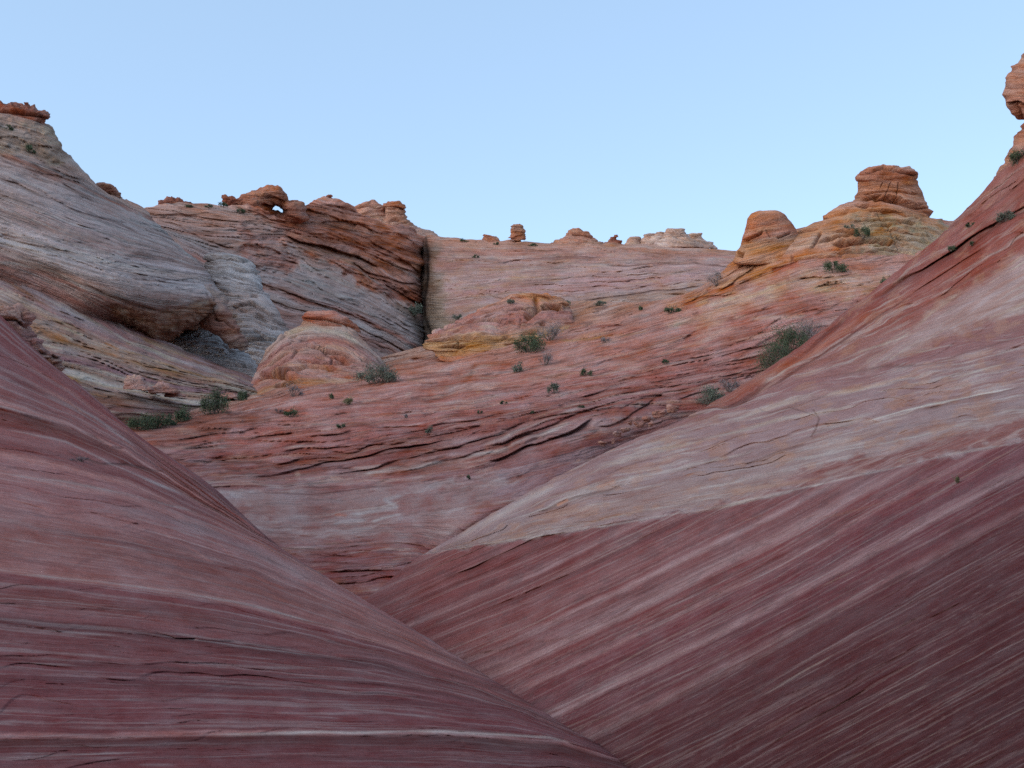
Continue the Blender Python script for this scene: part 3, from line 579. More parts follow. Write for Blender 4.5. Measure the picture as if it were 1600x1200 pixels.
# ================================================================== back wall on the right of the notch
e1 = facies(guides=[(370, [(660, 372), (760, 375), (900, 380), (1150, 390)]), (400, [(660, 400), (780, 402), (900, 400), (1150, 402)]), (440, [(660, 450), (760, 445), (900, 436), (1150, 418)]), (470, [(660, 490), (760, 482), (900, 469), (1080, 447), (1150, 440)]), (540, [(660, 560), (1150, 500)])],
    ramp=[(360, (182, 140, 124)), (378, (184, 138, 118)), (392, (172, 124, 110)), (400, (174, 136, 128)), (415, (166, 130, 124)), (425, (178, 148, 144)), (445, (174, 140, 140)), (460, (168, 138, 136)), (475, (160, 142, 138)), (520, (150, 128, 118))],
    pale=(190, 164, 158), pa=.45, dark=(146, 104, 88), da=.45, La=130, Ls=5, terr=((20, 3), (8, 1.6)), mul=(1.06, 1.0, 1.03), id=10, warp=3, blot=(182, 128, 100), ba=.35, fine=.8, lump=(2, 50))
e2 = facies(poly=[(655, 380), (682, 390), (690, 440), (704, 470), (700, 560), (655, 560)], guides=e1['g'].l,
    ramp=[(300, (158, 112, 92)), (400, (152, 112, 94)), (470, (156, 132, 120)), (600, (146, 126, 114))], pale=(170, 146, 134), pa=.3, dark=(118, 80, 62), da=.5, La=60, Ls=14, terr=((18, 2),), id=11, feather=10, rough=10, lump=(2, 30))
eA = [
 [(640, 372, 182), (668, 368, 180), (690, 375, 176), (760, 380, 176), (880, 388, 176), (1000, 392, 176), (1150, 400, 172), (1400, 410, 170)],
 [(645, 378, 162), (668, 371, 155), (690, 371, 152), (760, 375, 151), (880, 380, 150), (1000, 382, 150), (1150, 391, 148), (1400, 405, 144)],
 [(648, 400, 160), (670, 398, 144), (695, 400, 140), (760, 402, 137), (880, 402, 133), (1000, 402, 131), (1150, 405, 129), (1400, 412, 126)],
 [(648, 450, 150), (671, 447, 132), (695, 442, 127), (760, 440, 123), (880, 434, 119), (1000, 428, 117), (1150, 420, 116), (1400, 425, 114)],
 [(648, 530, 140), (673, 522, 120), (695, 510, 114), (760, 500, 110), (880, 480, 107), (1000, 468, 105), (1150, 450, 104), (1400, 450, 104)],
 [(648, 610, 130), (675, 590, 110), (700, 580, 104), (780, 560, 100), (900, 540, 96), (1020, 520, 95), (1150, 500, 95), (1400, 500, 98)]]
est = [
 crack([(665, 366), (666, 410), (666, 450), (667, 500), (669, 570)], 5, 10,  (40, 26, 22), .95, .02),  # near-black colour stands in for the deep shade of the notch
 ledge([(760, 412), (830, 404), (900, 402), (950, 401)], 2.5, 5, .4, (110, 62, 48), .8), ledge([(920, 411), (980, 412), (1030, 408), (1080, 410)], 3, 6, .4, (110, 66, 50), .8),
 ledge([(900, 470), (960, 464), (1020, 455), (1080, 447), (1110, 440)], 3, 6, .4, (100, 60, 50), .8), ledge([(1080, 408), (1120, 412), (1150, 416)], 3, 5, .4, (110, 66, 54), .7),
 ledge([(950, 453), (1000, 447), (1020, 446)], 2, 3, .4, (130, 76, 62), .6), ledge([(722, 433), (760, 428), (770, 427)], 2, 3), ledge([(815, 396), (860, 391), (880, 389)], 2, 3),
 ledge([(680, 392), (740, 388), (800, 386), (850, 392)], 2, 3), crack([(778, 425), (780, 440)], 1.2, 2), crack([(816, 420), (826, 404)], 1.2, 2), crack([(832, 440), (834, 455)], 1.2, 2)]
est += rand_ledges(rng, e1, (680, 378, 1160, 480), 90, (8, 90), (1.5, 3), (1.5, 4), [(120, 72, 58), (140, 88, 70)], .6, None, wob=1.5)
est += rand_ledges(rng, e1, (680, 378, 1160, 480), 50, (20, 140), (2, 4), (0, 0), [(196, 172, 166), (190, 150, 120), (170, 130, 126)], .5, None, kind='paint', wob=1.5)
o = build('cliff_back', eA, [e1, e2], ROCKF, est, sp=1.8, seed=41); tag(o, kind='structure')
# ================================================================== back wall left of the notch
f1 = facies(guides=[(330, [(200, 325), (300, 330), (450, 350), (560, 372), (665, 400)]), (385, [(200, 345), (330, 370), (450, 372), (560, 408), (640, 462), (670, 480)]), (440, [(230, 350), (330, 395), (400, 428), (470, 450), (560, 480), (665, 530)]), (500, [(230, 410), (330, 450), (400, 480), (500, 510), (600, 548), (665, 575)]), (600, [(200, 560), (665, 640)])],
    ramp=[(310, (166, 124, 108)), (330, (164, 130, 120)), (355, (158, 126, 118)), (370, (160, 132, 126)), (385, (152, 112, 102)), (398, (154, 128, 122)), (410, (152, 132, 130)), (425, (146, 134, 136)), (450, (148, 132, 134)), (458, (138, 96, 88)), (468, (150, 138, 140)), (490, (140, 110, 106)), (520, (136, 110, 108)), (600, (130, 112, 110))],
    pale=(170, 158, 160), pa=.45, dark=(126, 88, 76), da=.5, La=130, Ls=5, terr=((22, 3), (8, 2)), mul=(1.17, 1.1, 1.11), id=12, warp=4, fine=1.0, lump=(2.5, 45))
fred = facies(guides=[(330, [(440, 340), (560, 372), (665, 400)]), (420, [(440, 420), (560, 445), (665, 500)])], poly=[(345, 300), (420, 345), (450, 380), (490, 405), (540, 430), (570, 455), (610, 462), (640, 480), (670, 490), (690, 340), (560, 280), (430, 270)],
    ramp=[(300, (164, 106, 84)), (345, (150, 96, 78)), (375, (160, 110, 92)), (400, (146, 88, 70)), (430, (142, 82, 66)), (470, (140, 84, 70))], pale=(178, 130, 108), pa=.4, dark=(116, 62, 46), da=.5, La=70, Ls=8, terr=((22, 5), (9, 2.5)), mul=(1.22, 1.19, 1.26), id=13, feather=5, rough=9, warp=5, lump=(5, 30))
fpink = facies(guides=f1['g'].l, poly=[(380, 350), (430, 370), (460, 400), (470, 412), (450, 430), (400, 420), (370, 395)], ramp=[(300, (160, 116, 104)), (600, (156, 104, 94))], pale=(166, 140, 134), pa=.4, dark=(128, 78, 68), da=.6, La=40, Ls=10, terr=((14, 3),), mul=(1.12, 1.08, 1.12), id=14, feather=6, rough=8, lump=(4, 18))
fA = [
 [(180, 350, 150), (250, 345, 148), (340, 345, 148), (400, 345, 150), (433, 352, 152), (470, 345, 155), (505, 330, 160), (545, 345, 164), (600, 370, 170), (645, 378, 175), (662, 388, 185)],
 [(180, 330, 112), (250, 319, 114), (340, 320, 116), (400, 320, 120), (433, 336, 122), (470, 322, 125), (505, 307, 129), (545, 323, 133), (600, 350, 139), (645, 358, 146), (666, 372, 160)],
 [(180, 345, 104), (250, 340, 106), (330, 345, 108), (400, 350, 112), (440, 362, 115), (480, 372, 118), (520, 382, 122), (560, 395, 126), (610, 412, 131), (650, 425, 137), (667, 432, 155)],
 [(180, 375, 98), (250, 370, 99), (320, 372, 101), (380, 385, 104), (430, 398, 108), (470, 410, 112), (515, 422, 116), (560, 437, 120), (610, 455, 125), (650, 470, 130), (668, 478, 148)],
 [(180, 420, 90), (250, 420, 91), (310, 420, 92), (360, 430, 94), (410, 442, 97), (455, 455, 100), (505, 470, 104), (555, 485, 109), (605, 500, 114), (648, 512, 121), (669, 520, 138)],
 [(180, 500, 80), (250, 500, 81), (310, 495, 82), (360, 500, 84), (410, 510, 86), (455, 518, 89), (500, 527, 93), (550, 537, 98), (600, 545, 104), (648, 550, 112), (668, 556, 128)],
 [(180, 600, 72), (250, 600, 72), (310, 590, 73), (360, 595, 74), (410, 600, 76), (455, 605, 78), (500, 610, 82), (550, 612, 88), (600, 615, 94), (648, 620, 103), (666, 625, 120)]]
for r_ in fA: r_[-1] = (r_[-1][0], r_[-1][1], r_[-2][2]*1.11)
fst = [
 ledge([(440, 364), (470, 376), (510, 386), (560, 402), (600, 420)], 10, 14, .5, (120, 74, 46), .8), ledge([(450, 382), (500, 394), (540, 408), (570, 418)], 4, 5, .4, (150, 112, 72), .7),
 ledge([(540, 410), (580, 424), (620, 436), (650, 440)], 6, 9, .5, (120, 66, 50), .7), ledge([(575, 378), (620, 400), (660, 428)], 7, 9, .5, (116, 62, 48), .7),
 ledge([(600, 440), (640, 462), (664, 478)], 8, 9, .4, (110, 56, 44), .7), ledge([(555, 415), (600, 435), (640, 455)], 8, 8, .4, (116, 62, 48), .7), ledge([(575, 385), (600, 398), (640, 415)], 5, 6),
 ledge([(500, 350), (540, 345), (560, 352)], 7, 9, .4, (112, 62, 46), .7), ledge([(440, 345), (500, 352), (560, 362), (600, 372)], 4, 6, .4, (130, 76, 58), .6),
 ledge([(255, 345), (290, 360), (330, 378), (365, 390)], 3, 5, .4, (112, 66, 54), .7), ledge([(335, 380), (380, 392), (420, 398)], 4, 5, .5, (120, 70, 56), .6), ledge([(345, 398), (380, 405), (410, 418), (430, 430)], 4, 5, .4, (126, 76, 62), .5),
 crack([(665, 366), (665, 410), (664, 440), (665, 470), (669, 560)], 5, 10, (40, 26, 22), .95, .02), ledge([(470, 440), (540, 470), (600, 495), (650, 515)], 3, 4, .4, (120, 76, 66), .6),  # the crack on the notch side has its shade painted in near black
 ledge([(400, 440), (470, 465), (540, 492), (600, 515), (650, 530)], 3, 4, .4, (116, 76, 66), .6), ledge([(440, 400), (466, 412), (470, 425)], 5, 6),
 band([(610, 470), (640, 490), (655, 530)], 14, (82, 76, 66), .7), band([(500, 500), (560, 515), (640, 545)], 6, (120, 74, 68), .5), band([(480, 490), (540, 505), (620, 528)], 5, (156, 146, 148), .5)]
fst += rand_ledges(rng, f1, (250, 330, 660, 560), 120, (14, 110), (1.2, 3), (1, 3), [(104, 72, 64), (120, 84, 74)], .6, None, wob=2)
fst += rand_ledges(rng, fred, (400, 310, 660, 470), 60, (8, 60), (1.6, 4.5), (1.5, 5), [(112, 58, 44), (126, 66, 48)], .6, None, wob=3)
fst += rand_ledges(rng, f1, (330, 420, 660, 560), 50, (30, 150), (1.5, 4), (0, 0), [(160, 152, 156), (130, 92, 84), (150, 140, 142)], .6, None, kind='paint', wob=2)
for k in range(26):
    xx = rng.uniform(395, 470); yy = rng.uniform(335, 425); fst.append(ledge([(xx, yy), (xx+rng.uniform(4, 14), yy+rng.uniform(-2, 5))], rng.uniform(2, 4), rng.uniform(3, 7), .3, (96, 54, 44), .7, .3))
o = build('cliff_left', fA, [f1, fpink, fred], ROCKF, fst, sp=1.7, seed=51); tag(o, kind='structure')
# ================================================================== big left dome
g1 = facies(guides=[(200, [(-100, 190), (0, 200), (60, 215), (110, 240), (200, 320)]), (262, [(-100, 215), (0, 238), (60, 262), (120, 285), (200, 325), (250, 345)]), (300, [(-100, 262), (0, 275), (100, 315), (200, 352), (300, 395)]), (345, [(-100, 310), (0, 325), (100, 362), (200, 392), (310, 412)]),
    (385, [(-100, 352), (0, 365), (100, 395), (200, 420), (330, 440)]), (420, [(-100, 380), (0, 388), (100, 425), (200, 450), (335, 465)]), (470, [(-100, 400), (0, 410), (100, 450), (180, 490), (250, 530), (340, 520)])],
    ramp=[(160, (164, 128, 120)), (200, (160, 134, 124)), (235, (162, 138, 130)), (255, (150, 128, 124)), (262, (142, 96, 82)), (272, (152, 136, 136)), (300, (148, 136, 138)), (330, (146, 132, 134)), (350, (140, 116, 114)), (366, (158, 150, 156)), (380, (142, 128, 126)), (395, (154, 148, 154)), (415, (148, 136, 138)), (432, (144, 122, 118)), (440, (140, 108, 102)), (470, (138, 108, 106)), (520, (134, 100, 96))],
    pale=(168, 160, 166), pa=.5, dark=(124, 98, 94), da=.5, La=170, Ls=4, terr=((16, 2.2), (7, 1.4)), mul=(1.15, 1.08, 1.1), id=15, warp=2, fine=1.2, lump=(2.5, 60))
gtop = facies(poly=[(-120, 150), (0, 180), (90, 200), (112, 245), (90, 262), (30, 240), (-120, 215)], guides=[(0, [(-100, 190), (110, 230)]), (60, [(-100, 250), (110, 290)])], ramp=[(-60, (158, 114, 100)), (0, (164, 132, 122)), (40, (158, 132, 122))], pale=(176, 156, 138), pa=.5, dark=(128, 92, 76), da=.5, La=40, Ls=10, terr=((16, 2),), id=16, feather=6, rough=6, lump=(4, 26))
gred = facies(poly=[(170, 478), (200, 476), (230, 480), (262, 490), (300, 478), (330, 462), (345, 470), (352, 540), (250, 545), (190, 500)], guides=[(0, [(100, 440), (250, 500), (350, 480)]), (60, [(100, 500), (250, 560), (350, 540)])], ramp=[(-60, (150, 122, 114)), (0, (146, 106, 94)), (60, (136, 90, 78))], pale=(158, 136, 126), pa=.5, dark=(100, 60, 50), da=.6, La=22, Ls=16, terr=((12, 3),), id=17, feather=6, rough=10, lump=(4.5, 16))
gA = [
 [(-350, 180, 100), (-150, 160, 100), (-20, 185, 100), (50, 200, 100), (85, 225, 100), (105, 262, 104), (150, 310, 110), (205, 345, 114), (212, 352, 116)],
 [(-350, 150, 72), (-150, 145, 72), (-20, 172, 73), (40, 182, 74), (78, 200, 76), (104, 240, 79), (152, 291, 85), (214, 320, 92), (222, 334, 104)],
 [(-350, 230, 64), (-150, 225, 64), (-20, 242, 65), (50, 262, 66), (108, 285, 68), (160, 315, 72), (215, 345, 77), (264, 370, 84), (272, 385, 96)],
 [(-350, 310, 58), (-150, 310, 58), (-20, 320, 59), (65, 335, 59), (130, 355, 60), (190, 375, 62), (250, 398, 66), (314, 412, 73), (322, 428, 85)],
 [(-350, 370, 54), (-150, 370, 54), (-20, 382, 54.5), (70, 400, 54), (140, 418, 54), (200, 430, 55), (265, 442, 58), (330, 446, 65), (342, 462, 76)],
 [(-350, 400, 52.5), (-150, 398, 52.5), (-20, 402, 53), (70, 427, 53.6), (140, 452, 53), (200, 468, 53.8), (265, 478, 56.3), (340, 482, 61.5), (353, 498, 72)],
 [(-350, 440, 53), (-150, 440, 53), (-20, 448, 53.2), (70, 468, 53.4), (135, 488, 53.6), (192, 506, 55.4), (250, 530, 57.6), (318, 502, 62.5), (352, 520, 75)],
 [(-350, 500, 54), (-150, 500, 54), (-20, 510, 54), (70, 520, 54), (138, 530, 55), (200, 530, 60), (252, 538, 66), (320, 510, 70), (354, 530, 82)]]
gst = [
 ledge([(0, 240), (40, 255), (75, 272), (100, 280)], 5, 5, .4, (130, 82, 70), .8), ledge([(0, 248), (50, 268), (90, 275)], 3, 4, .4, (120, 74, 64), .7), ledge([(-20, 268), (60, 300), (120, 328), (180, 345), (230, 368)], 4, 6, .5, (104, 72, 66), .8),
 ledge([(95, 285), (130, 300), (160, 310)], 4, 5, .4, (116, 78, 68), .7), ledge([(0, 365), (20, 370), (36, 372)], 3, 6, .4, (100, 64, 56), .8), ledge([(100, 375), (180, 388), (260, 402), (310, 412)], 2.5, 3, .4, (104, 76, 72), .6),
 band([(0, 375), (60, 392), (120, 402), (180, 412)], 7, (166, 158, 164), .7), band([(-20, 402), (80, 425), (140, 455), (200, 462)], 4, (168, 160, 164), .7), band([(0, 330), (80, 360), (160, 380)], 10, (136, 112, 108), .5),
 crack([(50, 208), (60, 225), (56, 240)], 3, 3, (140, 100, 84), .5), ledge([(35, 212), (45, 208), (52, 214)], 3, 5), crack([(12, 200), (18, 208)], 3, 6),
 ledge([(130, 442), (170, 458), (220, 472), (270, 486)], 7, 6, .5, (118, 78, 66), .7), crack([(320, 455), (330, 480), (322, 500)], 4, 8, (90, 50, 40), .7), band([(205, 328), (240, 350), (275, 375), (312, 410)], 3, (166, 160, 166), .7)]
gst += rand_ledges(rng, g1, (-20, 260, 330, 470), 150, (14, 160), (1.4, 3), (1.2, 4), [(104, 80, 78), (118, 90, 86)], .6, None, wob=1.2)
gst += rand_ledges(rng, g1, (-20, 260, 330, 470), 40, (40, 200), (1.5, 4), (0, 0), [(166, 160, 166), (134, 100, 94), (158, 150, 156)], .5, None, kind='paint', wob=1.2)
for k in range(46):   # steep joints across the beds
    xx = rng.uniform(60, 325); yy = rng.uniform(375+(xx-60)*.12, 470); L = rng.uniform(10, 34); j = rng.uniform(-4, 8); gst.append(crack([(xx, yy-L/2), (xx+L*.18+j*.5, yy), (xx+L*.3+j, yy+L/2)], 1.1, 2.0, (110, 88, 86), .4, .4))
o = build('dome_left', gA, [g1, gtop, gred], ROCKF, gst, sp=1.8, seed=61); tag(o, kind='structure')
# ================================================================== banded bench below the dome
h1 = facies(guides=[(440, [(-100, 385), (0, 398), (100, 452), (200, 522), (250, 542), (330, 572), (410, 596)]), (480, [(-100, 445), (0, 455), (100, 500), (200, 540), (300, 575), (400, 606)]), (520, [(-100, 495), (0, 505), (100, 532), (200, 565), (300, 592), (400, 614)]), (560, [(-100, 535), (0, 545), (100, 560), (200, 588), (300, 608), (400, 622)]), (600, [(-100, 560), (0, 575), (100, 578), (200, 606), (300, 626), (380, 632), (450, 636)]), (640, [(0, 620), (200, 640), (400, 655)])],
    ramp=[(420, (150, 116, 112)), (440, (152, 118, 114)), (455, (140, 100, 94)), (465, (154, 136, 132)), (480, (150, 112, 104)), (490, (158, 132, 118)), (505, (156, 124, 102)), (515, (158, 114, 80)), (524, (150, 116, 94)), (535, (160, 136, 122)), (548, (150, 112, 104)), (560, (146, 108, 110)), (572, (162, 138, 116)), (585, (150, 110, 92)), (592, (164, 142, 126)), (600, (182, 168, 156)), (612, (154, 130, 120)), (620, (136, 106, 88)), (640, (140, 92, 78)), (680, (138, 88, 76))],
    pale=(180, 164, 150), pa=.45, dark=(132, 84, 62), da=.5, La=120, Ls=4, terr=((16, 3.2), (7, 1.6)), mul=(1.03, .99, 1.08), id=18, warp=2, fine=.9, lump=(2, 45))
hA = [
 [(-450, 390, 66), (-200, 385, 66), (-30, 390, 57), (60, 425, 57), (150, 475, 56.5), (250, 530, 57.6), (340, 568, 62), (410, 592, 62), (500, 622, 62)],
 [(-450, 420, 54), (-200, 420, 54), (-30, 425, 54), (60, 450, 54), (150, 492, 54.5), (250, 542, 55), (340, 575, 56), (410, 597, 57), (500, 626, 57)],
 [(-450, 490, 46), (-200, 490, 46), (-30, 495, 46), (60, 515, 46), (150, 540, 47), (250, 570, 48), (340, 595, 50), (410, 610, 52), (500, 634, 53)],
 [(-450, 540, 40), (-200, 545, 40), (-30, 550, 40), (60, 560, 41), (150, 588, 42), (250, 608, 44), (340, 620, 46.5), (410, 627, 49), (500, 642, 51)],
 [(-450, 580, 37), (-200, 585, 37), (-30, 590, 37), (60, 600, 37.5), (150, 625, 38.5), (250, 640, 41), (340, 646, 44), (410, 648, 47), (500, 655, 50)],
 [(-450, 700, 36), (-200, 700, 36), (-30, 700, 36), (60, 700, 36), (150, 700, 37), (250, 692, 40), (340, 690, 43), (410, 690, 46), (500, 690, 49)]]
hst = [
 ledge([(60, 520), (120, 538), (170, 552), (240, 570), (300, 588), (370, 604)], 5, 5, .5, (150, 96, 52), .8), ledge([(90, 500), (140, 520), (200, 550), (260, 562)], 4, 4, .4, (130, 86, 66), .6),
 ledge([(200, 560), (230, 570), (300, 582), (340, 592)], 4, 5, .4, (156, 100, 50), .8), ledge([(150, 555), (220, 578), (300, 598), (380, 612)], 3, 3, .4, (118, 74, 66), .5),
 ledge([(100, 582), (160, 606), (230, 622), (300, 630), (385, 634)], 6, 6, .6, (120, 84, 70), .7), band([(95, 573), (150, 592), (200, 605), (270, 622), (330, 628), (385, 628)], 3, (190, 176, 164), .7),
 band([(165, 535), (190, 545)], 4, (190, 118, 62), .8), band([(100, 560), (180, 575), (260, 590), (380, 605)], 6, (150, 110, 112), .6), band([(0, 470), (60, 490), (120, 510), (200, 535)], 3, (140, 84, 76), .6), band([(230, 560), (300, 582), (360, 600)], 3, (182, 126, 66), .7)]
hst += rand_ledges(rng, h1, (0, 420, 400, 640), 100, (16, 130), (1.5, 4), (1.5, 4), [(124, 78, 62), (140, 92, 60)], .6, None, wob=1.5)
hst += rand_ledges(rng, h1, (0, 420, 400, 620), 50, (30, 180), (1.5, 4), (0, 0), [(182, 168, 150), (176, 130, 76), (150, 104, 96)], .6, None, kind='paint', wob=1.5)
o = build('bench_left', hA, [h1], ROCKF, hst, sp=1.8, seed=71); tag(o, kind='structure')
# ================================================================== free-standing rocks (closed solids)
def solid_ctrl(rows, d0, dr=.8, K=16, back=1.0):
    """rows (y, xl, xr[, d]) from the top down -> closed loft"""
    out = []
    y, xl, xr = rows[0][:3]; xc = (xl+xr)/2; hh = .08*(xr-xl)+1e-3
    def ring(y, xl, xr, dd, k=1.0):
        xc = (xl+xr)/2; hw = (xr-xl)/2*k; r = []
        for j in range(K):
            t = 2*math.pi*j/K; ct = math.cos(t); st_ = math.sin(t)
            sq = (abs(ct)**4+abs(st_)**4)**(-.25)*.55+.45        # between a circle and a square
            sq = min(sq, 1.0) if abs(ct) > .93 else sq
            dep = -st_*sq*hw*dd/F*dr*(1 if st_ > 0 else back)
            r.append((xc+ct*hw, y, dd+dep))
        return r
    g = lambda r: r[3] if len(r) > 3 else d0
    out.append(ring(y+.3, xl, xr, g(rows[0]), .02)); out.append(ring(y+.1, xl, xr, g(rows[0]), .6))
    for r in rows: out.append(ring(r[0], r[1], r[2], g(r)))
    r = rows[-1]; out.append(ring(r[0]+1, r[1], r[2], g(r), .5)); out.append(ring(r[0]+1, r[1], r[2], g(r), .02))
    return out
def solid(name, rows, d0, fac, label, cat='rock', group=None, strokes=(), dr=.8, sp=1.8, seed=1, parent=None, mat=None, back=1.0):
    y1, a, b = rows[-1][:3]
    org = P((a+b)/2, y1, rows[-1][3] if len(rows[-1]) > 3 else d0) if parent is None else np.array(parent['org'])
    o = build(name, solid_ctrl(rows, d0, dr, back=back), fac, mat or ROCKF, strokes, wrap=True, sp=sp, seed=seed, origin=org)
    if parent is not None: o.parent = parent; o.location = (0, 0, 0)
    else: tag(o, label, cat, group)
    return o
def base_empty(name, x, y, d, label, cat, group=None):
    o = bpy.data.objects.new(name, None); COL.objects.link(o); p = P(x, y, d); o.location = p; o['org'] = [float(v) for v in p]; o.empty_display_size = .5
    return tag(o, label, cat, group)
def ff(y0, y1, cols, **k):
    """simple horizontal facies between rows y0..y1"""
    n = len(cols); kk = dict(pale=(200, 166, 146), pa=.35, dark=(146, 88, 68), da=.4, La=60, Ls=5, terr=((17, 2.2), (7, 1.0)), warp=5, lump=(2.6, 26), fine=.8, mul=(1.03, 1.02, 1.08)); kk.update(k)
    g = kk.pop('g', None)
    return facies(guides=g, ramp=[(y0+(y1-y0)*i/max(n-1, 1), c) for i, c in enumerate(cols)], **kk)
O1, O2, O3 = (190, 128, 98), (184, 116, 86), (178, 128, 104)
# capped butte on the right
bt = base_empty('capped_butte', 1390, 430, 66, 'tall orange butte with a flat overhanging cap, highest rock on the right ridge', 'butte')
fb = ff(250, 430, [O2, (184, 122, 92), (188, 128, 98), (182, 124, 100), (188, 132, 94), (178, 130, 100), (180, 116, 82), (176, 126, 94), (184, 132, 102)], lump=(1.6, 30), terr=((23, 1.6), (9, 1.1)), g=[(240, [(1240, 262), (1380, 240), (1480, 262)]), (300, [(1240, 312), (1380, 300), (1500, 318)]), (345, [(1240, 362), (1330, 340), (1400, 338), (1520, 372)]), (430, [(1200, 440), (1550, 425)])])
flich = ff(300, 430, [(160, 136, 112), (164, 140, 116)], poly=[(1325, 338), (1380, 332), (1440, 345), (1490, 350), (1490, 430), (1400, 425), (1330, 370)], pale=(176, 160, 126), pa=.5, dark=(172, 112, 66), da=.75, La=50, Ls=6, terr=((15, 5), (7, 2.5)), feather=10, rough=16, g=[(300, [(1240, 312), (1380, 300), (1500, 318)]), (345, [(1240, 358), (1330, 342), (1400, 340), (1520, 368)]), (430, [(1200, 440), (1550, 425)])])
bs_ = rand_ledges(rng, fb, (1250, 300, 1500, 430), 60, (14, 120), (2, 5), (3, 8), [(150, 80, 48), (166, 104, 56)], .65, wob=2)
bs_ += [ledge([(1300, 380), (1350, 372), (1400, 378)], 6, 8, .4, (178, 80, 46), .7), ledge([(1330, 345), (1380, 338), (1440, 345)], 3, 5), crack([(1395, 275), (1390, 300), (1382, 315)], 1.3, 3, (124, 76, 58), .7), crack([(1408, 272), (1403, 300), (1398, 318)], 1.3, 3, (124, 76, 58), .7), crack([(1384, 275), (1378, 295)], 1.2, 3, (124, 76, 58), .6),
        ledge([(1365, 312), (1390, 308), (1410, 312)], 5, 7, .5, (150, 84, 54), .7), crack([(1372, 330), (1385, 345), (1400, 375), (1408, 400)], 2.5, 4, (120, 90, 66), .6), ledge([(1345, 302), (1400, 298), (1440, 305)], 3, 3), crack([(1240, 395), (1241, 430)], 2, 6), crack([(1285, 358), (1278, 375), (1268, 390)], 3, 5, (128, 70, 48), .7)]
solid('butte_body', [(280, 1342, 1432, 65), (290, 1340, 1436, 65), (300, 1339, 1441, 65), (312, 1330, 1446, 65), (322, 1312, 1452, 65), (332, 1296, 1457, 65), (342, 1278, 1472, 65), (355, 1258, 1492, 65), (380, 1215, 1530, 65), (410, 1175, 1560, 65), (450, 1160, 1580, 65)], 65, [fb, flich], None, strokes=bs_, parent=bt, dr=.62, seed=81)
fc = ff(255, 285, [(184, 132, 110), (176, 110, 84), (180, 118, 92)], terr=((9, 2.5),), lump=(2, 16))
solid('cap', [(258.5, 1374, 1404), (261, 1356, 1420), (266, 1345, 1430), (272, 1339, 1434), (279, 1336, 1433.5), (284, 1340, 1430), (288, 1350, 1424)], 65, [fc], None, strokes=[ledge([(1342, 270), (1380, 262), (1432, 274)], 3, 4, .4, (120, 66, 50), .7, .03)], parent=bt, dr=.66, seed=82)
# round knob left of it
fk = ff(325, 400, [(190, 134, 106), (186, 120, 92), (182, 112, 82), (188, 136, 100), (190, 132, 96)], lump=(1.4, 26), terr=((34, 1.5), (9, .7)), g=[(325, [(1150, 335), (1250, 325)]), (400, [(1150, 415), (1250, 385)])])
solid('round_rock', [(328.5, 1188, 1212), (331, 1178, 1222), (336, 1170, 1229), (343, 1166, 1234), (352, 1165, 1239), (362, 1162, 1244), (374, 1160, 1252), (386, 1156, 1262), (396, 1150, 1270), (412, 1146, 1282)], 64, [fk], 'rounded orange knob of rock beside the pinkish slope, left of the tall capped butte', 'rock',
      strokes=[ledge([(1162, 374), (1180, 368), (1196, 362)], 3, 3, .5, (176, 110, 80), .5), ledge([(1154, 392), (1164, 396)], 6, 9, .4, (90, 44, 36), .8), crack([(1200, 360), (1208, 372)], 1.6, 4), ledge([(1215, 372), (1235, 362)], 3, 4)], seed=83)
# tower leaving the picture on the right
ft = ff(60, 260, [(186, 130, 104), (180, 126, 104), (176, 116, 94), (186, 128, 100)], terr=((34, 4), (13, 2)), lump=(5, 40))
solid('rock_tower', [(60, 1625, 1760), (75, 1608, 1790), (95, 1592, 1810), (115, 1579, 1820), (133, 1571, 1826), (150, 1568, 1830), (165, 1572, 1830), (178, 1580, 1830), (190, 1589, 1826), (200, 1594, 1826), (215, 1588, 1840), (235, 1578, 1860), (262, 1560, 1880), (300, 1540, 1900), (350, 1520, 1900)], 26.5, [ft], 'tall bulging rock tower cut off by the right edge of the photo', 'rock',
      strokes=[ledge([(1568, 160), (1590, 155), (1610, 165)], 6, 7, .4, (140, 74, 58), .7), crack([(1580, 162), (1590, 180), (1592, 196)], 5, 8, (110, 56, 48), .7)], seed=84, dr=.55)
# low capped butte in the middle distance
bi = base_empty('capped_butte', 490, 620, 57, 'low rounded pink butte with a small dark red cap below the grey cliff', 'butte')
fi = ff(500, 640, [(172, 138, 124), (178, 150, 138), (168, 116, 108), (174, 132, 120), (166, 112, 104), (174, 122, 104), (168, 112, 100), (178, 124, 88), (164, 106, 88), (162, 104, 90)], pale=(192, 160, 144), dark=(132, 78, 68), da=.55, La=90, Ls=4, terr=((17, 3), (7, 1.6)), lump=(1.6, 30), g=[(500, [(400, 560), (440, 520), (490, 508), (540, 515), (600, 560)]), (560, [(390, 600), (450, 560), (520, 560), (600, 575)]), (620, [(370, 630), (450, 605), (600, 600)])])
sti = [ledge([(435, 545), (480, 540), (520, 550), (560, 560)], 3, 5, .4, (128, 80, 78), .6), crack([(470, 545), (455, 560), (430, 572)], 2.5, 5), ledge([(430, 585), (480, 570), (530, 575)], 4, 6, .5, (160, 104, 76), .6), crack([(500, 545), (520, 560), (515, 572)], 2.5, 5, (124, 84, 86), .7), band([(440, 522), (490, 512), (540, 520), (570, 545)], 6, (180, 164, 152), .7), ledge([(400, 590), (430, 582), (470, 590)], 6, 8, .5, (188, 116, 60), .8)]
sti += rand_ledges(rng, fi, (400, 520, 590, 620), 40, (12, 70), (1.8, 4), (2, 6), [(130, 78, 72), (150, 96, 76)], .6, wob=2)
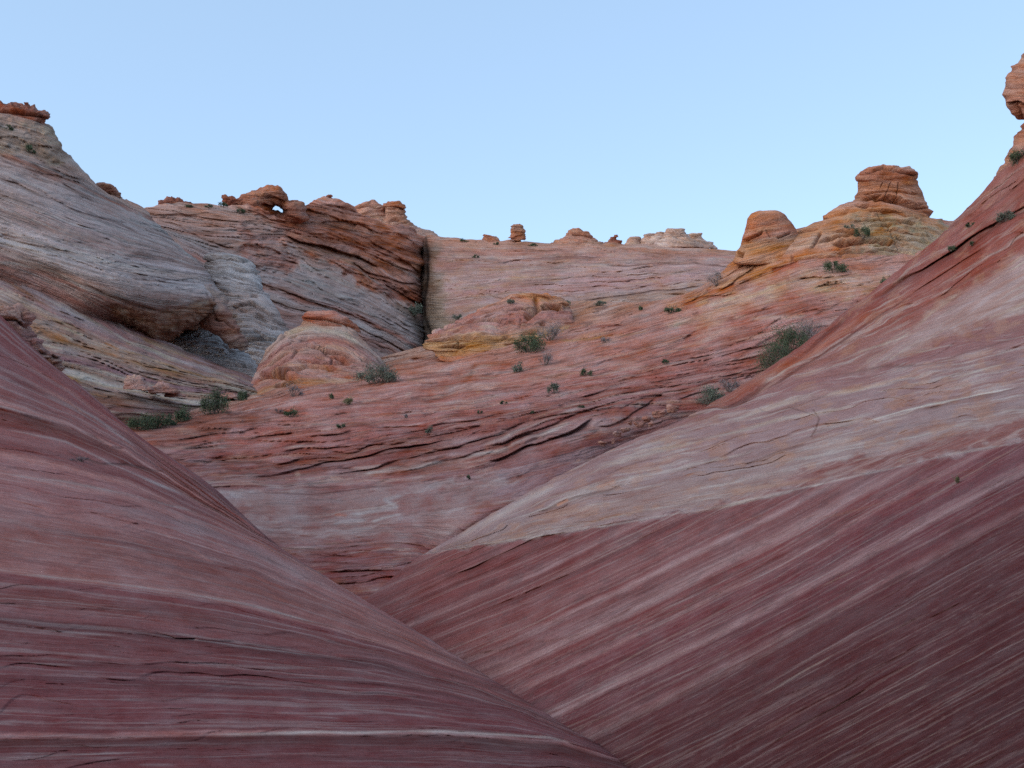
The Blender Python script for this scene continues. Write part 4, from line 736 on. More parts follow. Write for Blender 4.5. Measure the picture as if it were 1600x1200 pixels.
solid('butte_body', [(500, 476, 544, 60), (508, 470, 553, 60), (516, 455, 556, 59.5), (524, 440, 562, 59), (534, 427, 570, 58), (546, 416, 580, 57.5), (560, 408, 594, 57), (575, 402, 608, 56.3), (590, 395, 622, 55.2), (608, 384, 645, 53.6), (628, 364, 670, 51.5), (650, 350, 690, 50)], 60, [fi], None, strokes=sti, parent=bi, dr=.7, seed=85)
solid('cap', [(485.5, 488, 508), (487, 480, 520), (490, 475, 530), (494, 472, 538), (499, 471, 545), (503, 474, 551), (508, 480, 558), (520, 490, 566)], 59.9, [ff(485, 512, [(176, 116, 102), (168, 104, 84), (160, 92, 66)], terr=((20, 1),), pale=(188, 138, 120))], None, strokes=[ledge([(472, 499), (500, 497), (530, 503), (552, 510)], 4, 6, .5, (98, 48, 36), .8, .03)], parent=bi, dr=.7, seed=86)
# yellow outcrop
fj = ff(458, 556, [(190, 136, 92), (180, 138, 116), (176, 128, 108), (180, 132, 104), (188, 146, 92), (186, 140, 84), (180, 110, 70)], pale=(196, 166, 132), mul=(1.0, .95, 1.12), dark=(146, 92, 64), terr=((14, 3.5), (6, 2)), g=[(458, [(660, 510), (800, 458), (900, 480)]), (500, [(660, 525), (740, 510), (850, 500), (920, 500)]), (552, [(650, 555), (800, 552), (900, 530)])])
stj = [ledge([(662, 532), (720, 526), (780, 530), (800, 524)], 4, 5, .4, (168, 122, 66), .7), crack([(716, 530), (718, 548)], 2, 5), ledge([(700, 500), (760, 498), (820, 510)], 3, 4), crack([(838, 465), (842, 485), (820, 500)], 6, 7, (150, 96, 72), .6), crack([(815, 498), (812, 515)], 2.5, 5), ledge([(845, 478), (880, 480), (885, 486)], 5, 6, .5, (190, 108, 64), .7)]
stj += rand_ledges(rng, fj, (670, 465, 900, 550), 46, (12, 80), (1.8, 4), (2, 6), [(150, 94, 66), (168, 110, 64)], .6, wob=2)
solid('rock_outcrop', [(459, 818, 850, 62.5), (462, 798, 866, 62.55), (467, 782, 878, 62.64), (474, 765, 886, 62.25), (484, 745, 892, 61.92), (495, 722, 896, 61.11), (506, 700, 900, 60.3), (517, 680, 900, 59.48), (527, 667, 895, 58.65), (538, 661, 870, 58.34), (547, 662, 845, 57.99), (552, 680, 830, 57.58), (565, 690, 830, 56.3)], 61, [fj], 'broad yellow and orange layered outcrop on the slope right of the dark notch', 'rock outcrop', strokes=stj, dr=.33, seed=87)
# grey rounded buttresses under the left cliff
fgrey = lambda g, **k: ff(395, 600, [(156, 148, 152), (160, 154, 160), (150, 130, 128), (160, 154, 160), (158, 150, 154), (150, 130, 124)], pale=(166, 160, 166), dark=(112, 92, 90), da=.5, pa=.5, La=70, Ls=3.4, terr=((11, 2.6), (5, 1.4)), lump=(2, 30), g=g, fine=1.2, mul=(1.17, 1.15, 1.18), **k)
gl = [(390, [(300, 400), (360, 396), (430, 420)]), (440, [(300, 430), (400, 448), (460, 470)]), (480, [(330, 482), (370, 478), (400, 482), (460, 510)]), (560, [(300, 555), (480, 565)])]
fg = fgrey(gl)
solid('rock_buttress', [(396, 328, 352, 84), (399, 322, 368, 84), (404, 319, 384, 83.5), (415, 318, 398, 83), (430, 322, 406, 82), (446, 328, 412, 81), (462, 334, 420, 80), (480, 340, 432, 79), (500, 350, 444, 78), (520, 360, 454, 77), (545, 370, 466, 76), (575, 380, 480, 75), (610, 380, 490, 74)], 80, [fg], 'rounded grey finely layered buttress between the left dome and the sloping cliff', 'rock', strokes=rand_ledges(rng, fg, (320, 400, 460, 570), 60, (14, 80), (1.4, 3), (1.5, 4), [(104, 80, 76), (120, 94, 90)], .6, wob=1.5)+[ledge([(325, 400), (350, 402), (395, 408)], 3, 6, .4, (96, 76, 70), .7), ledge([(360, 478), (390, 474), (400, 478)], 3, 7, .4, (84, 64, 58), .8), ledge([(370, 532), (410, 528), (450, 532)], 4, 7, .4, (88, 70, 64), .8)], dr=1.0, seed=88)
fr = ff(440, 540, [(146, 134, 134), (148, 126, 120), (148, 104, 92), (146, 100, 86), (150, 124, 114)], pale=(166, 140, 130), dark=(116, 70, 58), La=24, Ls=12, terr=((12, 3),), lump=(3.5, 18))
solid('rock_buttress', [(446, 300, 334, 64), (450, 294, 343, 63.5), (458, 292, 350, 63), (470, 294, 355, 62.5), (484, 298, 360, 62), (498, 304, 367, 61.8), (511, 314, 375, 61.5), (522, 334, 381, 61.3), (532, 352, 385, 61), (545, 362, 389, 61)], 62, [fr], 'small reddish buttress hanging at the lower right corner of the big left dome', 'rock', strokes=[crack([(330, 462), (326, 480), (336, 500)], 3, 6), ledge([(330, 495), (350, 500), (365, 512)], 3, 5, .4, (110, 60, 50), .6)], dr=.8, seed=89)
ga = [(500, [(240, 512), (330, 500), (430, 530)]), (540, [(240, 545), (330, 538), (430, 548)]), (600, [(240, 600), (450, 600)])]
fap = fgrey(ga)
solid('rock_buttress', [(505, 318, 328, 66), (509, 306, 338, 66), (515, 292, 348, 66), (523, 278, 358, 65.5), (533, 258, 368, 65), (545, 245, 380, 64.5), (558, 238, 392, 64), (575, 232, 408, 63), (600, 228, 425, 62), (640, 228, 440, 61)], 64, [fap], 'pale grey conical apron of rock beneath the overhang of the left dome', 'rock', strokes=rand_ledges(rng, fap, (240, 515, 410, 600), 40, (14, 100), (1.4, 3), (1.5, 4), [(110, 88, 84), (124, 98, 92)], .6, wob=1.5), dr=.5, seed=90)
# dark red caps on the left dome
fcap = lambda y0, y1, **k: ff(y0, y1, [(150, 92, 76), (142, 84, 68), (158, 104, 88)], pale=(176, 128, 108), dark=(104, 56, 46), La=18, Ls=5, terr=((8, 3),), lump=(4, 9), **k)
solid('cap_rock', [(159, 12, 26), (161.5, -8, 44), (165, -26, 50), (169, -40, 60), (174, -50, 72), (180, -50, 77), (186, -45, 76), (193, -30, 72), (202, -20, 80)], 74.5, [fcap(155, 195)], 'jagged dark red cap on top of the high dome at the left edge', 'rock', strokes=[ledge([(-10, 172), (30, 172), (74, 186)], 4, 6, .4, (90, 50, 44), .7, .03)], dr=.5, seed=91)
solid('cap_rock', [(159.5, 38, 45), (161, 36, 47), (165, 35, 49), (170, 33, 52)], 74, [fcap(155, 175)], 'small round stone perched on the jagged cap of the left dome', 'boulder', seed=92, sp=1.2)
solid('ledge_rock', [(284.5, 152, 160), (286, 150, 165), (288, 148, 173), (293, 150, 180), (298, 156, 185), (304, 168, 190), (309, 172, 192)], 86, [ff(283, 305, [(160, 118, 106), (156, 116, 106)], lump=(2, 9))], 'thin reddish ledge on the shoulder below the left dome top', 'rock', seed=93, sp=1.3, dr=.7)
solid('cap_rock', [(308.5, 264, 274), (310, 258, 282), (313, 250, 290), (317, 245, 296), (321, 243, 300), (327, 243, 302)], 115, [fcap(308, 327)], 'low flat reddish rock on the skyline left of the arch', 'rock', seed=94, sp=1.3, dr=.7)
# mesas behind the cliff
fm = ff(313, 370, [(176, 120, 98), (182, 128, 106), (178, 140, 126), (186, 152, 140)], terr=((10, 3), (5, 1.5)), La=50, Ls=4, g=[(315, [(550, 325), (580, 314), (640, 322)]), (360, [(540, 370), (640, 352)])])
solid('small_mesa', [(314, 572, 584), (316, 562, 590), (320, 555, 597), (325, 549, 602), (331, 546, 606), (340, 546, 612), (352, 540, 630), (370, 530, 650)], 185, [fm], 'left peak of the pair of small mesas behind the cliff, with a brown pointed top', 'mesa', 'pair of small mesas behind the arch cliff', strokes=[ledge([(552, 325), (580, 322), (600, 328)], 2.5, 5, .4, (120, 70, 52), .7)], seed=95, sp=1.4)
solid('small_mesa', [(315.5, 604, 616), (317, 599, 624), (319.5, 597, 631), (323, 596, 634), (328, 600, 633), (333, 600, 634), (340, 596, 638), (348, 585, 644), (356, 575, 655), (364, 560, 680), (380, 540, 700)], 183, [fm], 'right peak of the pair of small mesas, flat topped with a pale flank', 'mesa', 'pair of small mesas behind the arch cliff', strokes=[ledge([(597, 325), (615, 324), (634, 329)], 2.5, 5, .4, (120, 70, 52), .7), ledge([(590, 347), (620, 343), (640, 350)], 2, 3)], seed=96, sp=1.4)
solid('balanced_rock', [(304, 512, 517), (305.5, 510.5, 519.5), (308, 510, 520), (311, 511, 520), (315, 508, 523)], 131, [fcap(303, 316)], 'tiny round knob standing on the ridge right of the arch', 'rock', seed=97, sp=1.0)
# skyline rocks on the back wall
fs = ff(345, 385, [(186, 130, 104), (184, 128, 102), (176, 116, 92), (182, 130, 108)], terr=((8, 2.5), (4, 1.4)), La=22, Ls=4, lump=(1.6, 9))
solid('rock_tower', [(349.5, 804, 812), (350.5, 801, 815), (353, 799.5, 817), (358, 798, 819), (364, 796.5, 820.5), (369, 796.5, 821.5), (373, 797, 821), (376.5, 800, 819), (379, 796, 822), (384, 790, 830)], 150, [fs], 'stubby upright rock pillar standing alone on the skyline at the centre', 'rock', seed=98, sp=1.0, strokes=[ledge([(797, 375), (808, 376), (821, 375)], 2, 3, .3, (120, 70, 54), .7, .02)])
solid('skyline_rock', [(356, 893, 898), (357, 890, 904), (359.5, 888, 912), (363, 886, 919), (367, 884, 924), (371, 880, 929), (375, 872, 934), (379, 862, 942), (386, 850, 955)], 151, [fs], 'low hump shaped reddish rock on the skyline, right of the stubby pillar', 'rock', seed=99, sp=1.1, strokes=[ledge([(888, 364), (905, 366), (925, 371)], 2, 3, .3, (130, 78, 58), .7)])
solid('skyline_rock', [(366.5, 959, 963), (368, 957, 964), (370, 956, 967), (372, 954, 966), (374, 951, 967), (377, 947, 968), (382, 944, 972)], 150, [fcap(366, 382)], 'tiny dark pointed rock on the skyline, left of the white mesa', 'rock', seed=100, sp=.9)
solid('skyline_rock', [(365.5, 755, 759), (367, 755, 764), (368.5, 755, 772), (371, 754, 776), (374, 753, 779), (379, 750, 784)], 152, [fs], 'small flat pale rock on the skyline, left of the stubby pillar', 'rock', seed=101, sp=.9)
fw = ff(356, 385, [(192, 156, 140), (190, 154, 138), (196, 164, 150), (188, 150, 136)], pale=(208, 186, 172), dark=(170, 128, 104), da=.4, terr=((7, 2.2), (4, 1)), La=20, Ls=4, lump=(1.5, 10))
wm = [([(357, 1044, 1066), (358.5, 1041, 1070), (362, 1039, 1071), (366, 1037, 1073), (371, 1034, 1080), (377, 1026, 1090), (386, 1015, 1100)], 'tallest flat topped lobe of the white mesa on the skyline'),
      ([(361.5, 1028, 1036), (363, 1025, 1039), (367, 1022, 1042), (372, 1016, 1046), (378, 1010, 1050), (386, 1005, 1055)], 'narrow middle lobe of the white mesa, left of its tallest lobe'),
      ([(364.5, 1010, 1020), (366, 1006, 1024), (370, 1004, 1026), (375, 1002, 1030), (380, 1000, 1034), (386, 998, 1036)], 'low lobe of the white mesa, left of its narrow middle lobe'),
      ([(370, 987, 995), (371, 983, 1000), (374, 980, 1002), (378, 978, 1003), (384, 976, 1004)], 'leftmost round outlier of the white mesa'),
      ([(363.5, 1088, 1096), (364.5, 1082, 1098), (366, 1077, 1098), (368, 1076, 1097), (371, 1078, 1099), (376, 1074, 1104), (382, 1068, 1110), (388, 1060, 1115)], 'overhanging right lobe of the white mesa'),
      ([(377.5, 1102, 1112), (379, 1098, 1114), (382, 1094, 1114), (388, 1090, 1120)], 'rightmost low step of the white mesa')]
for i, (rw, lb) in enumerate(wm): solid('white_mesa', rw, 172+i*1.3, [fw], lb, 'mesa', 'lobes of the white mesa on the skyline', seed=110+i, sp=1.1, dr=.9)
# boulders in the hollow on the left
fbo = ff(585, 612, [(178, 138, 128), (172, 130, 122), (168, 124, 114)], terr=((9, 1),), La=20, lump=(2.5, 10), pale=(196, 172, 160))
solid('boulder', [(586.5, 200, 212), (588, 197, 218), (592, 195, 224), (597, 194, 230), (602, 194, 235), (609, 192, 240)], 41, [fbo], 'rounded pale pink boulder on the white ledge below the left dome', 'boulder', 'boulders on the white ledge', seed=121, sp=1.2)
solid('boulder', [(598.5, 246, 256), (600, 242, 264), (604, 238, 271), (608, 236, 276), (614, 232, 282)], 42, [fbo], 'flat pink boulder just right of the rounded pale boulder', 'boulder', 'boulders on the white ledge', seed=122, sp=1.2)
solid('boulder', [(607, 266, 272), (609, 262, 278), (613, 259, 284), (619, 256, 290)], 42.5, [fbo], 'smallest pale pointed boulder at the right end of the white ledge group', 'boulder', 'boulders on the white ledge', seed=123, sp=1.2)
solid('boulder', [(613, 350, 360), (615, 344, 368), (618, 340, 374), (622, 336, 380)], 47, [fbo], 'low pinkish boulder beside the upright green shrub in the hollow', 'boulder', 'boulders on the white ledge', seed=124, sp=1.2)
for i, (sx, sy, sw, sh, sdp) in enumerate([(1030, 648, 24, 8, 35.5), (1052, 640, 20, 7, 36.5), (1012, 656, 14, 5, 34.5), (1000, 664, 18, 5, 33.6), (978, 672, 13, 5, 32.6), (966, 678, 16, 4, 31.8), (1018, 664, 10, 4, 34), (958, 690, 9, 5, 30.5), (942, 694, 14, 4, 30.2), (985, 662, 9, 4, 34)]):
    rr_ = random.Random(i); a_, b_ = sx-sw/2, sx+sw/2
    solid('loose_rock', [(sy-sh, a_+sw*.2+rr_.uniform(0, 3), b_-sw*.15), (sy-sh+1.2, a_+sw*.06, b_-sw*.04), (sy-sh*.4, a_, b_), (sy, a_+1, b_-rr_.uniform(0, 3)), (sy+3, a_+2, b_-3)], sdp-.15, [fbo], 'small loose red slab in the rubble patch at the lower end of the right crest', 'loose rock', 'loose slabs in the rubble patch', seed=140+i, sp=1.2, dr=.7)
# lumps behind the mound on the left edge
flu = ff(478, 580, [(184, 140, 124), (168, 124, 118), (150, 104, 100), (156, 120, 112), (164, 124, 110)], pale=(196, 160, 142), dark=(116, 72, 66), da=.6, La=22, Ls=9, terr=((12, 5), (6, 2)), lump=(5, 15))
solid('rock_lump', [(477, -10, 20), (479, -30, 36), (484, -45, 46), (491, -55, 50), (499, -60, 52), (507, -60, 51), (515, -60, 53), (525, -60, 58), (540, -60, 62), (580, -60, 70)], 25.5, [flu], 'knobbly pink rock lump rising behind the near slope at the left edge', 'rock', strokes=[ledge([(-10, 496), (20, 497), (50, 512)], 5, 7, .4, (104, 62, 58), .7), crack([(30, 485), (38, 500), (50, 520)], 3, 6)], seed=125, dr=.7)
solid('rock_lump', [(526, 30, 42), (529, 22, 55), (535, 20, 64), (542, 20, 72), (549, 25, 84), (553, 30, 93), (560, 35, 94), (568, 40, 94), (590, 45, 100)], 23.8, [flu], 'lower knobbly rock ledge right of the pink lump, behind the near slope', 'rock', strokes=[ledge([(60, 550), (80, 551), (94, 558)], 4, 7, .4, (110, 64, 52), .7)], seed=126, dr=.6)
solid('skyline_rock', [(300, 347, 349)]*0 or [(306, 352, 366, 118), (308, 349, 378, 118), (312, 347, 392, 118), (317, 348, 404, 118.5), (323, 352, 414, 119), (331, 360, 420, 119), (340, 370, 424, 119)], 118, [fcap(300, 345)], 'flat tilted brown slab leaning against the left foot of the arch', 'rock', seed=127, sp=1.3, dr=.5)
# ------------------------------------------------------------------ natural arch: a ring of rock round its window
def arch(name, outer, inner, d0, thick, fac, label, seed):
    n = 28; res = []
    def samp(poly, n):
        p = np.array(poly+[poly[0]], float); c = np.concatenate([[0], np.cumsum(np.hypot(*(p[1:]-p[:-1]).T))]); t = np.linspace(0, c[-1], n, endpoint=False)
        return np.stack([np.interp(t, c, p[:, 0]), np.interp(t, c, p[:, 1])], -1)
    O = samp(outer, n); I = samp(inner, n); M = 14; rows = []
    for k in range(M+1):                      # go round the cross-section
        t = 2*math.pi*k/M; u = .5-.5*math.cos(t); w_ = math.sin(t); row = []
        for j in range(n):
            p = I[j]*(1-u)+O[j]*u; wl_ = np.hypot(*(O[j]-I[j])); row.append((p[0], p[1], d0-w_*min(thick, .25+wl_*.075)))
        rows.append(row)
    p = P(440, 340, d0)
    o = build(name, rows, fac, ROCKF, [ledge([(395, 300), (420, 305), (445, 316)], 5, 5, .4, (116, 66, 50), .6), ledge([(400, 312), (424, 320)], 4, 6, .4, (110, 60, 44), .6), crack([(446, 300), (458, 315)], 3, 4)], wrap=True, sp=1.4, seed=seed, origin=p)
    return tag(o, label, 'arch')
far = ff(288, 350, [(176, 116, 90), (160, 104, 82), (150, 94, 76), (158, 102, 84)], pale=(184, 132, 106), dark=(118, 68, 50), terr=((9, 2.6),), lump=(2.6, 12), La=40, Ls=7)
arch('natural_arch', [(368, 312), (378, 303), (388, 301), (396, 294), (408, 292.5), (418, 290), (433, 290.5), (441, 293), (450, 304), (459, 312), (466, 311), (478, 318), (482, 345), (440, 354), (400, 350), (376, 330)],
     [(425.5, 326), (426, 324), (428.5, 323.5), (430, 321.5), (432, 322), (436, 323.5), (440, 326), (442, 329), (441.5, 332), (436, 331), (428, 330), (425.5, 328.5)], 120.5, 4.2, [far], 'brown natural arch with a small sky window on top of the left cliff', 128)
# ------------------------------------------------------------------ ground reaching the horizon, and an added sky-blocking bank behind the camera
gm = rock_mat('pale_desert_rock')
def plain_sheet(name, f, xs, ys, seed, c0, c1):
    X, Y = np.meshgrid(xs, ys); Z = f(X, Y); nv, nu = X.shape
    v = np.stack([X, Y, Z], -1).reshape(-1, 3); idx = np.arange(nv*nu).reshape(nv, nu)
    q = np.stack([idx[:-1, :-1], idx[:-1, 1:], idx[1:, 1:], idx[1:, :-1]], -1).reshape(-1, 4)
    me = bpy.data.meshes.new(name); me.from_pydata(v.tolist(), [], q.tolist()); me.update()
    me.polygons.foreach_set('use_smooth', np.ones(len(q), bool))
    t = ss(-.6, .6, fbm(X/9, Z*1.3+fbm(X/20, Y/20, 3, seed), 4, seed+2))[..., None]
    c = alb(c0)*(1-t)+alb(c1)*t
    me.attributes.new('rock', 'FLOAT_COLOR', 'POINT').data.foreach_set('color', np.concatenate([c, np.ones(c.shape[:2]+(1,))], -1).ravel())
    me.attributes.new('bed', 'FLOAT_VECTOR', 'POINT').data.foreach_set('vector', np.stack([X*60, Z*150+Y*3, 0*X], -1).ravel())
    me.attributes.new('grain', 'FLOAT', 'POINT').data.foreach_set('value', np.full(X.size, .01)); me.attributes.new('pebble', 'FLOAT', 'POINT').data.foreach_set('value', np.full(X.size, 60.))
    o = bpy.data.objects.new(name, me); COL.objects.link(o); me.materials.append(gm); return tag(o, kind='structure')
gx = np.concatenate([np.linspace(-3000, -200, 18), np.linspace(-180, 180, 60), np.linspace(200, 3000, 18)])
def gz(X, Y):
    r = np.hypot(X, Y-60)
    return -6.5+fbm(X/60, Y/60, 3, 400)*1.2-(ss(150, 2500, r))*40
plain_sheet('ground', gz, gx, gx+60, 401, (168, 118, 104), (186, 142, 120))
def bz(X, Y):      # unseen steep banded bank around the viewer, raised to keep skylight off the foreground
    r = np.hypot(X*1.0, (Y-2)*1.0)
    back = ss(2.5, 14, -Y+.0); rr = ss(4.0, 15, r)
    return -.4-ss(-2, 4, Y)*5+(back*9)+rr*back*3+fbm(X/5, Y/5, 4, 420)*.5*back
plain_sheet('hill_sky_block', bz, np.linspace(-45, 45, 120), np.linspace(-40, 0, 70), 421, (120, 72, 74), (168, 132, 130))
#@@SHRUBS
# ------------------------------------------------------------------ shrubs
def plain_mat(name, c1, c2, rough=.8, scale=8):
    m = bpy.data.materials.new(name); m.use_nodes = True; n = m.node_tree.nodes; l = m.node_tree.links; bs = n['Principled BSDF']
    t = n.new('ShaderNodeTexNoise'); t.inputs['Scale'].default_value = scale; r = n.new('ShaderNodeValToRGB'); tc = n.new('ShaderNodeTexCoord')
    l.new(tc.outputs['Object'], t.inputs['Vector']); l.new(t.outputs['Fac'], r.inputs[0]); r.color_ramp.elements[0].position = .35; r.color_ramp.elements[1].position = .65
    r.color_ramp.elements[0].color = (*c1, 1); r.color_ramp.elements[1].color = (*c2, 1); l.new(r.outputs[0], bs.inputs['Base Color'])
    bs.inputs['Roughness'].default_value = rough; bs.inputs['Specular IOR Level'].default_value = .2; return m
LEAF = {'green': plain_mat('dark_green_leaves', (.045, .07, .04), (.1, .13, .07)), 'sage': plain_mat('sage_leaves', (.09, .11, .085), (.18, .2, .15)), 'dry': plain_mat('dry_grey_twigs', (.16, .14, .15), (.28, .25, .25)), 'yellow': plain_mat('straw_coloured_leaves', (.14, .14, .07), (.26, .24, .13))}
BARK = plain_mat('grey_bark', (.08, .06, .05), (.16, .13, .11))
def shrub(px, py, w, h, kind, sheet, label, group='desert shrubs on the rock'):
    w *= 1.15; h *= 1.15
    hd = hit(sheet, px, py)
    d, pos = hd; m = d/F; r = random.Random(int(px*31+py)); Wm = w*m/2; Hm = h*m
    root = bpy.data.objects.new('shrub', None); COL.objects.link(root); root.location = pos; root.empty_display_size = .2; tag(root, label, 'shrub', group)
    vs, fs = [], []; tv, tf = [], []
    ncl = max(3, int(4+w*h/120)); tips = []
    for i in range(ncl):
        a = r.uniform(0, 2*math.pi); rr = math.sqrt(r.random())*1.0; zz = r.uniform(.35, 1)*(1-.55*rr*rr)
        tips.append(Vector((math.cos(a)*rr*Wm, math.sin(a)*rr*Wm, zz*Hm*.85)))
    def twig(a, b, r0, r1):
        ax = (b-a).normalized(); u = ax.orthogonal().normalized(); v = ax.cross(u); i0 = len(tv)
        for p, q in ((a, r0), (b, r1)):
            for k in range(3): t = k*2.0944; tv.append(p+(u*math.cos(t)+v*math.sin(t))*q)
        for k in range(3): tf.append((i0+k, i0+(k+1) % 3, i0+3+(k+1) % 3, i0+3+k))
    for t in tips:
        mid = t*.5+Vector((r.uniform(-.1, .1)*Wm, r.uniform(-.1, .1)*Wm, -.05*Hm)); twig(Vector((t.x*.08, t.y*.08, -.12*Hm)), mid, .5*m+.004, .35*m); twig(mid, t, .35*m, .15*m)
        for k in range(5): twig(mid.lerp(t, r.random()), t+Vector((r.gauss(0, .16)*Wm, r.gauss(0, .16)*Wm, abs(r.gauss(0, .14))*Hm)), .28*m, .12*m)
    nl = int(min(5200, 60+w*h*(1.6 if kind == 'dry' else 3.0))); per = max(1, nl//ncl)
    for t in tips:
        cs = r.uniform(.12, .36)
        for k in range(per):
            c = t+Vector((r.gauss(0, cs)*Wm*.8, r.gauss(0, cs)*Wm*.8, r.gauss(0, cs*.75)*Hm*.8)); c.z = max(c.z, .0)
            ax = Vector((r.gauss(0, 1), r.gauss(0, 1), r.gauss(.5, .8))).normalized(); sd_ = ax.orthogonal().normalized(); sd_ = (sd_*math.cos(r.random()*6.28)+ax.cross(sd_)*math.sin(r.random()*6.28))
            L = m*r.uniform(1.0, 2.4)*(1.3 if kind == 'dry' else 1); wd = m*(r.uniform(.18, .3) if kind == 'dry' else r.uniform(.4, .8)); i0 = len(vs)
            vs.extend([c-ax*L*.5, c+sd_*wd, c+ax*L*.6, c-sd_*wd]); fs.append((i0, i0+1, i0+2, i0+3))
    for nm, v, f, mt in (('foliage', vs, fs, LEAF[kind]), ('branches', tv, tf, BARK)):
        me = bpy.data.meshes.new(nm); me.from_pydata([tuple(q) for q in v], [], f); me.update(); me.materials.append(mt); o = bpy.data.objects.new(nm, me); COL.objects.link(o); o.parent = root
SM, SR, CB, CL, DL, BL = 'slope_middle', 'slope_right', 'cliff_back', 'cliff_left', 'dome_left', 'bench_left'
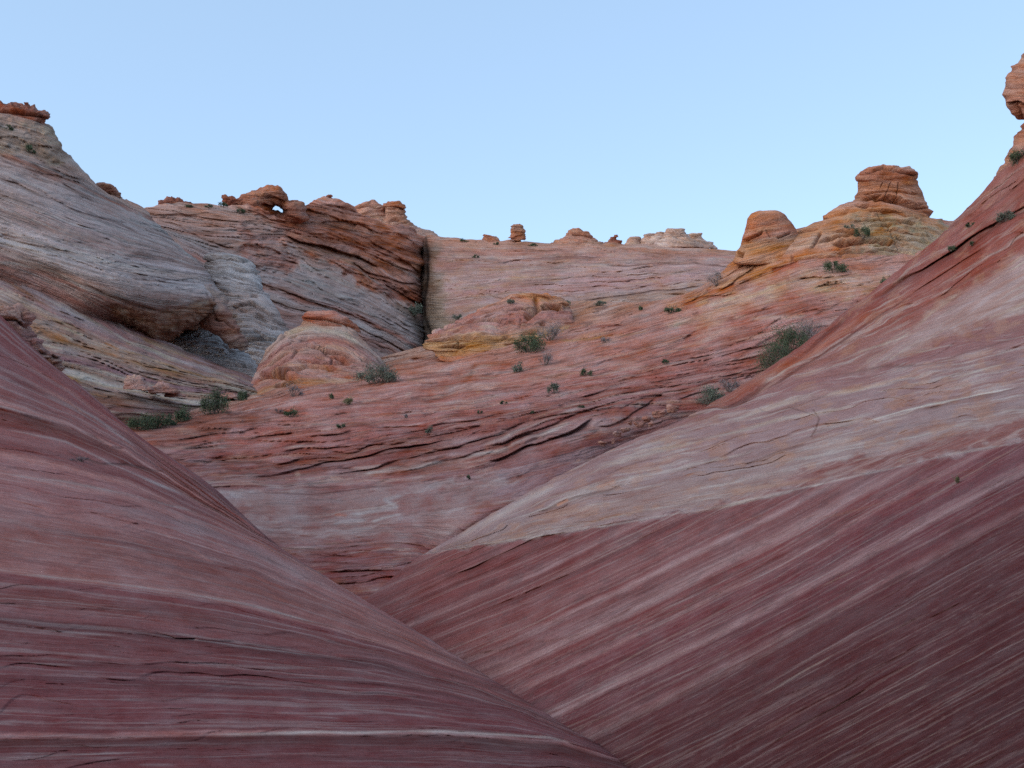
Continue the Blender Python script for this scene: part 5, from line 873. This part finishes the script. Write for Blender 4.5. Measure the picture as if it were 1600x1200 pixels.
shr = [
 (590, 596, 50, 30, 'sage', SM, 'wide grey green shrub right of the low pink butte with the red cap'),
 (563, 577, 16, 14, 'green', SM, 'small dark shrub between the low pink butte and the wide grey green shrub'),
 (335, 643, 32, 36, 'green', SM, 'upright bushy green shrub in the hollow left of the low pink butte'),
 (222, 668, 46, 28, 'green', SM, 'dark rounded shrub at the left end of the row in the hollow'),
 (258, 664, 30, 20, 'green', SM, 'low green shrub next to the dark rounded shrub in the hollow'),
 (284, 655, 26, 22, 'green', SM, 'green shrub at the right end of the row in the hollow'),
 (377, 622, 14, 18, 'green', SM, 'thin green shrub at the left foot of the low pink butte'),
 (459, 616, 24, 18, 'dry', SM, 'grey twiggy shrub on the lower flank of the low pink butte'),
 (453, 647, 18, 12, 'green', SM, 'dark small shrub below the grey twiggy shrub of the low butte'),
 (438, 642, 11, 8, 'dry', SM, 'tiny grey tuft left of the dark small shrub below the low butte'),
 (547, 629, 15, 10, 'yellow', SM, 'bright green tuft below the wide grey green shrub'),
 (523, 620, 9, 8, 'green', SM, 'tiny dark tuft left of the bright green tuft'),
 (536, 665, 14, 7, 'green', SM, 'flat dark tuft in a crack below the bright green tuft'),
 (636, 650, 8, 7, 'dry', SM, 'tiny grey tuft above the long red ledge'),
 (671, 673, 15, 8, 'sage', SM, 'small green tuft growing on the long red ledge'),
 (751, 643, 8, 6, 'green', SM, 'tiny round dark tuft above the pale fluted beds'),
 (788, 628, 9, 5, 'green', SM, 'tiny flat dark tuft up the slope from the pale fluted beds'),
 (825, 548, 42, 26, 'green', SM, 'large dark green shrub just below the yellow outcrop'),
 (862, 528, 36, 28, 'dry', SM, 'large grey twiggy shrub above the large dark green shrub'),
 (853, 567, 20, 24, 'dry', SM, 'bluish grey twiggy shrub below the large dark green shrub'),
 (807, 579, 18, 13, 'sage', SM, 'small green shrub left of the bluish grey twiggy shrub'),
 (917, 584, 15, 12, 'green', SM, 'small dark round shrub alone on the red slope right of centre'),
 (867, 610, 17, 16, 'sage', SM, 'spiky grey green shrub below the bluish grey twiggy shrub'),
 (882, 475, 15, 10, 'green', SM, 'small dark shrub at the right end of the yellow outcrop top'),
 (796, 472, 16, 10, 'sage', 'rock_outcrop', 'small shrub growing on top of the yellow outcrop'),
 (936, 474, 15, 7, 'sage', SM, 'low grey green tuft on the upper edge of the middle slope'),
 (1047, 486, 22, 13, 'green', SM, 'dark green shrub on the upper middle slope left of the orange ledges'),
 (1005, 481, 9, 7, 'green', SM, 'tiny dark tuft left of the dark green shrub by the orange ledges'),
 (950, 532, 22, 10, 'dry', SM, 'low spread of grey twigs on the slope under the yellow ledge'),
 (1118, 444, 24, 22, 'dry', SM, 'brown grey twiggy shrub left of the orange knob of rock'),
 (1038, 566, 12, 7, 'green', SM, 'tiny dark tuft on the slope left of the big shrub thicket'),
 (1213, 580, 56, 54, 'green', SM, 'tall dark green shrub at the lower end of the thicket behind the right crest'),
 (1236, 552, 56, 44, 'green', SM, 'dark green shrub in the middle of the thicket behind the right crest'),
 (1262, 530, 50, 38, 'dry', SM, 'pale grey twiggy shrub at the top of the thicket behind the right crest'),
 (1140, 608, 30, 22, 'dry', SM, 'grey shrub behind the lower end of the right crest'),
 (1115, 634, 34, 30, 'sage', SM, 'grey green shrub at the very bottom end of the right crest'),
 (1305, 422, 28, 18, 'green', 'butte_body', 'green shrub on the ledges below the tall capped butte'),
 (1351, 371, 18, 18, 'green', 'butte_body', 'dark shrub on the flank directly under the tall capped butte'),
 (1323, 355, 10, 9, 'sage', 'butte_body', 'small shrub left of the dark shrub under the tall capped butte'),
 (1388, 444, 18, 18, 'green', SM, 'shrub peeking over the middle of the right crest'),
 (1483, 389, 13, 9, 'green', SR, 'small shrub on the right crest above the deep red groove'),
 (1512, 353, 10, 9, 'green', SR, 'tiny shrub high on the right crest line'),
 (1571, 342, 24, 15, 'sage', SR, 'grey green shrub high on the right slope near the photo edge'),
 (1587, 252, 28, 18, 'green', SR, 'dark shrub at the foot of the tower on the right edge'),
 (1517, 380, 9, 6, 'green', SR, 'tiny shrub in the groove of the upper right slope'),
 (712, 499, 14, 9, 'sage', CB, 'faint grey green shrub on the far wall right of the notch'),
 (739, 400, 10, 5, 'green', CB, 'tiny dark tuft high on the far wall right of the notch'),
 (722, 376, 13, 5, 'green', CB, 'tiny tuft on the skyline left of the small flat pale rock'),
 (831, 381, 12, 4, 'green', CB, 'flat dark tuft on the skyline right of the stubby pillar'),
 (869, 377, 6, 4, 'green', CB, 'tiny dark tuft on the skyline left of the hump shaped rock'),
 (776, 379, 8, 4, 'green', CB, 'tiny dark tuft between the small flat rock and the stubby pillar'),
 (650, 492, 22, 18, 'sage', CL, 'dim shrub inside the shaded notch'),
 (48, 236, 18, 10, 'green', DL, 'dark shrub in a hollow below the top of the left dome'),
 (12, 199, 12, 6, 'green', DL, 'small dark shrub just under the cap of the left dome'),
 (349, 320, 12, 8, 'green', CL, 'small shrub on the skyline beside the slab of the arch'),
 (328, 322, 16, 5, 'green', CL, 'row of low tufts on the skyline left of the arch slab'),
 (296, 321, 14, 5, 'green', CL, 'low tuft on the skyline at the right end of the flat reddish rock'),
 (376, 330, 14, 8, 'green', CL, 'dark shrub on the cliff face just below the arch slab'),
 (730, 746, 8, 6, 'green', SM, 'tiny dark tuft at the edge of the smooth hollow floor'),
 (910, 635, 9, 5, 'green', SM, 'tiny dark tuft above the deep fluted groove'),
 (832, 643, 9, 5, 'green', SM, 'tiny dark tuft left of the tuft above the deep fluted groove'),
 (1493, 752, 6, 12, 'yellow', SR, 'lone straw coloured sprig on the red part of the right foreground slope'),
 (127, 718, 26, 7, 'dry', 'slope_left', 'sparse dry tufts under the lip of the left foreground slope'),
]
for t in shr: shrub(*t)
print('verts', sum(len(m.vertices) for m in bpy.data.meshes), 'shrubs', len(shr))
